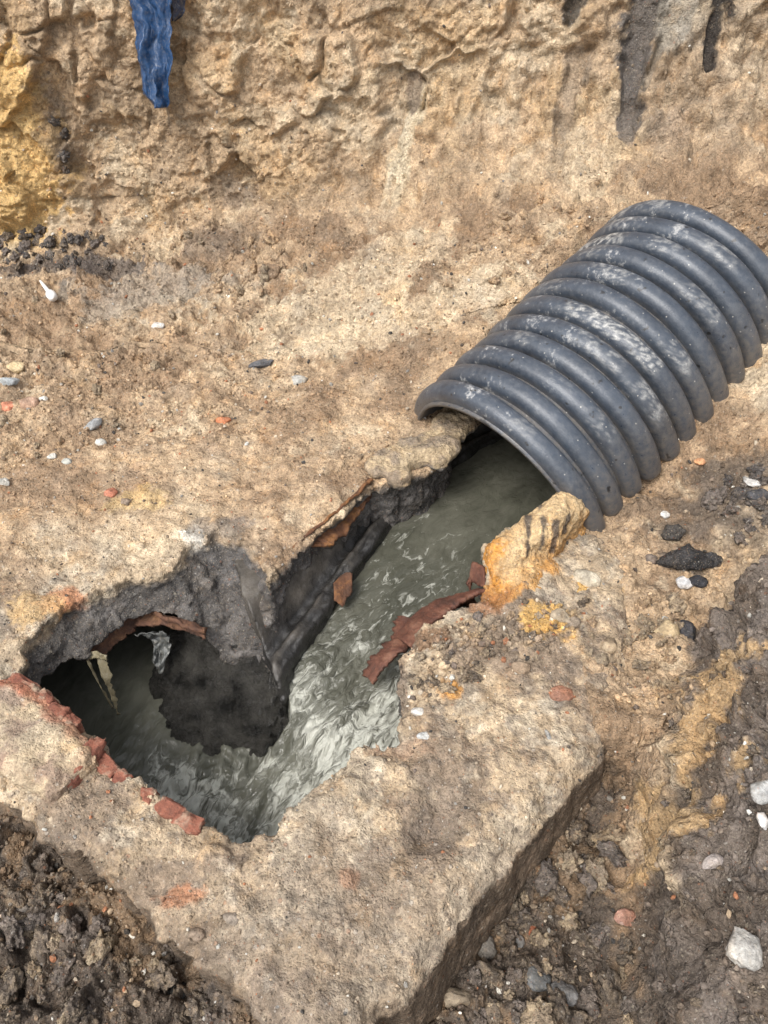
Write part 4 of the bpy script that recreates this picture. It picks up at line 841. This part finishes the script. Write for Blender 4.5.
# ---------------------------------------------------------------- blue sheet hanging down the bank
def fabric(name, base, rough, dust):
    s = NT(name); pos = s.n('NewGeometry').outputs['Position']; n = s.noise(pos, 22, 6, .65); n2 = s.noise(pos, 90, 5, .7)
    c = s.mix(s.maprange(n, .3, .7), base, tuple(x * 1.8 for x in base)); c = s.mix(s.maprange(n2, .5, .75, 0, dust), c, (.30, .27, .22))
    s.set(s.b.inputs['Base Color'], c); s.b.inputs['Roughness'].default_value = rough; s.set(s.b.inputs['Normal'], s.bump(n, .4, .01)); return s.m
M['blue'] = fabric('blue_plastic', (.008, .033, .088), .33, .35); M['navy'] = fabric('dark_blue_plastic', (.010, .016, .035), .4, .5); M['rag'] = fabric('pale_rag', (.13, .11, .065), .7, .6); M['pale'] = fabric('pale_plastic', (.06, .063, .06), .4, .5)
def hanging(name, rows, folds, mat, depth, off, seed, parent):
    """rows: (px_left, px_right, py); the sheet follows the bank's face and is folded lengthwise"""
    nr, nc = 90, 60; ys = np.array([r[2] for r in rows], float); py = np.linspace(ys[0], ys[-1], nr); L = np.interp(py, ys, [r[0] for r in rows]); Rr = np.interp(py, ys, [r[1] for r in rows])
    n_ = np.array([0, -math.sin(WSL), math.cos(WSL)]); V = np.zeros((nr, nc, 3)); base = []
    for i in range(nr):
        e_ = []
        for px in (L[i], Rr[i]):
            x, z = wallpix(px, py[i]); yb = wallbase(np.array([x]))[0]; zb = floor_z(np.array([[x, yb]]))[0][0]; e_.append(np.array([x, yb + (z - zb) / math.tan(WSL), z]))
        for j in range(nc):
            u = j / (nc - 1); x, y, z = e_[0] * (1 - u) + e_[1] * u; v = i / (nr - 1)
            ph = u * folds * 6.28 + 1.2 * math.sin(v * 3 + seed) + .5 * math.sin(v * 9)
            V[i, j] = np.array([x, y, z]) + n_ * (off + depth * (math.sin(ph) + .35 * math.sin(2.3 * ph + v * 6)) - .03 * (2 * u - 1) ** 2)
    V = V.reshape(-1, 3); V += n_ * (.026 * fbm(V * (1.5, 1, .45), .13, 4, seed + 40, .5) + .007 * (.5 - np.abs(fbm(V * (1, 1, .6), .10, 3, seed + 44))))[:, None]; V[:, 0] += .02 * fbm(V * (.3, 1, 1), .08, 3, seed + 60); Fc = gridf(nr, nc); n = len(V)
    idx = np.arange(n).reshape(nr, nc); loop = np.r_[idx[0, :-1], idx[:-1, -1], idx[-1, :0:-1], idx[:0:-1, 0]]; l2 = np.roll(loop, -1)
    return mesh(name, np.r_[V, V - n_ * .003], np.r_[Fc, Fc[:, ::-1] + n, np.stack([loop, l2, l2 + n, loop + n], 1)[:, ::-1]], mat, parent=parent)
sh = empty('plastic_sheet', (0, 0, 0), 'crumpled blue plastic sheet hanging down the earth bank at the top left', 'plastic sheet')
hanging('main_fold', [(134, 178, -60), (137, 178, 0), (142, 178, 30), (146, 179, 70), (150, 176, 92), (160, 172, 106)], 1.1, M['blue'], .026, .16, 1, sh)
hanging('dark_fold', [(168, 194, -60), (172, 191, 0), (175, 188, 12), (176, 180, 22)], 1.0, M['navy'], .012, .13, 3, sh)

# rag hanging over the rusty rim, pale sheet behind it, white plastic nail on the floor
rg = empty('hanging_rag', (0, 0, 0), 'pale frayed rag dangling from the rusty rim into the pit', 'rag')
shell('strip', [P(94, 655, -.17), P(102, 675, -.24), P(110, 696, -.33), P(118, 714, -.42)], [P(106, 655, -.17), P(111, 675, -.24), P(115, 696, -.33), P(120, 714, -.42)], M['rag'], rg, nu=40, nv=8, th=.002, jag=.006, amp=.008, seed=20)
shell('strip', [P(84, 656, -.16), P(96, 680, -.28), P(112, 708, -.42)], [P(87, 655, -.16), P(98, 679, -.28), P(114, 708, -.42)], M['rag'], rg, nu=30, nv=4, th=.002, jag=.002, amp=.003, seed=21)
shell('knot', [P(83, 654, -.15), P(95, 651, -.15), P(107, 655, -.15)], [P(85, 661, -.17), P(96, 658, -.17), P(107, 661, -.17)], M['rag'], rg, nu=24, nv=8, th=.006, jag=.004, seed=22)
tag(shell('pale_flap', [P(134, 634, -.22), P(150, 631, -.22), P(166, 634, -.22)], [P(154, 664, -.34), P(157, 670, -.36), P(161, 672, -.37)], M['pale'], None, nu=30, nv=30, th=.003, jag=.012, amp=.018, seed=23, bow=(.02, .03, 0)), 'smooth pale grey flap hanging in shadow behind the rusty rim', 'plastic flap')
def nail():
    s = NT('white_plastic'); s.b.inputs['Base Color'].default_value = (.72, .71, .68, 1); s.b.inputs['Roughness'].default_value = .5
    a, _, _ = hit(41, 283); b, _, _ = hit(53, 299); a = np.array(a) + (0, 0, .012); b = np.array(b) + (0, 0, .014); e = empty('plastic_plug', tuple(b), 'small white plastic wall plug lying on the back left floor', 'plastic plug')
    d = b - a; l = np.linalg.norm(d); d /= l; sx = np.cross(d, (0, 0, 1)); sx /= np.linalg.norm(sx); up = np.cross(sx, d)
    def lathe(nm, prof):
        t = np.linspace(0, 2 * np.pi, 13)[:-1]; V = [a + d * l * p + (sx * math.cos(x) + up * math.sin(x)) * r for p, r in prof for x in t]; n = len(prof); F_ = [(i * 12 + j, i * 12 + (j + 1) % 12, (i + 1) * 12 + (j + 1) % 12, (i + 1) * 12 + j) for i in range(n - 1) for j in range(12)]
        child_world(mesh(nm, V, F_, s.m), e)
    lathe('shank', [(-.02, .0005), (0, .006), (.3, .009), (.6, .011), (.8, .012), (.84, .0005)]); lathe('head', [(.80, .0005), (.81, .022), (.9, .026), (1.05, .023), (1.1, .0005)])
nail()
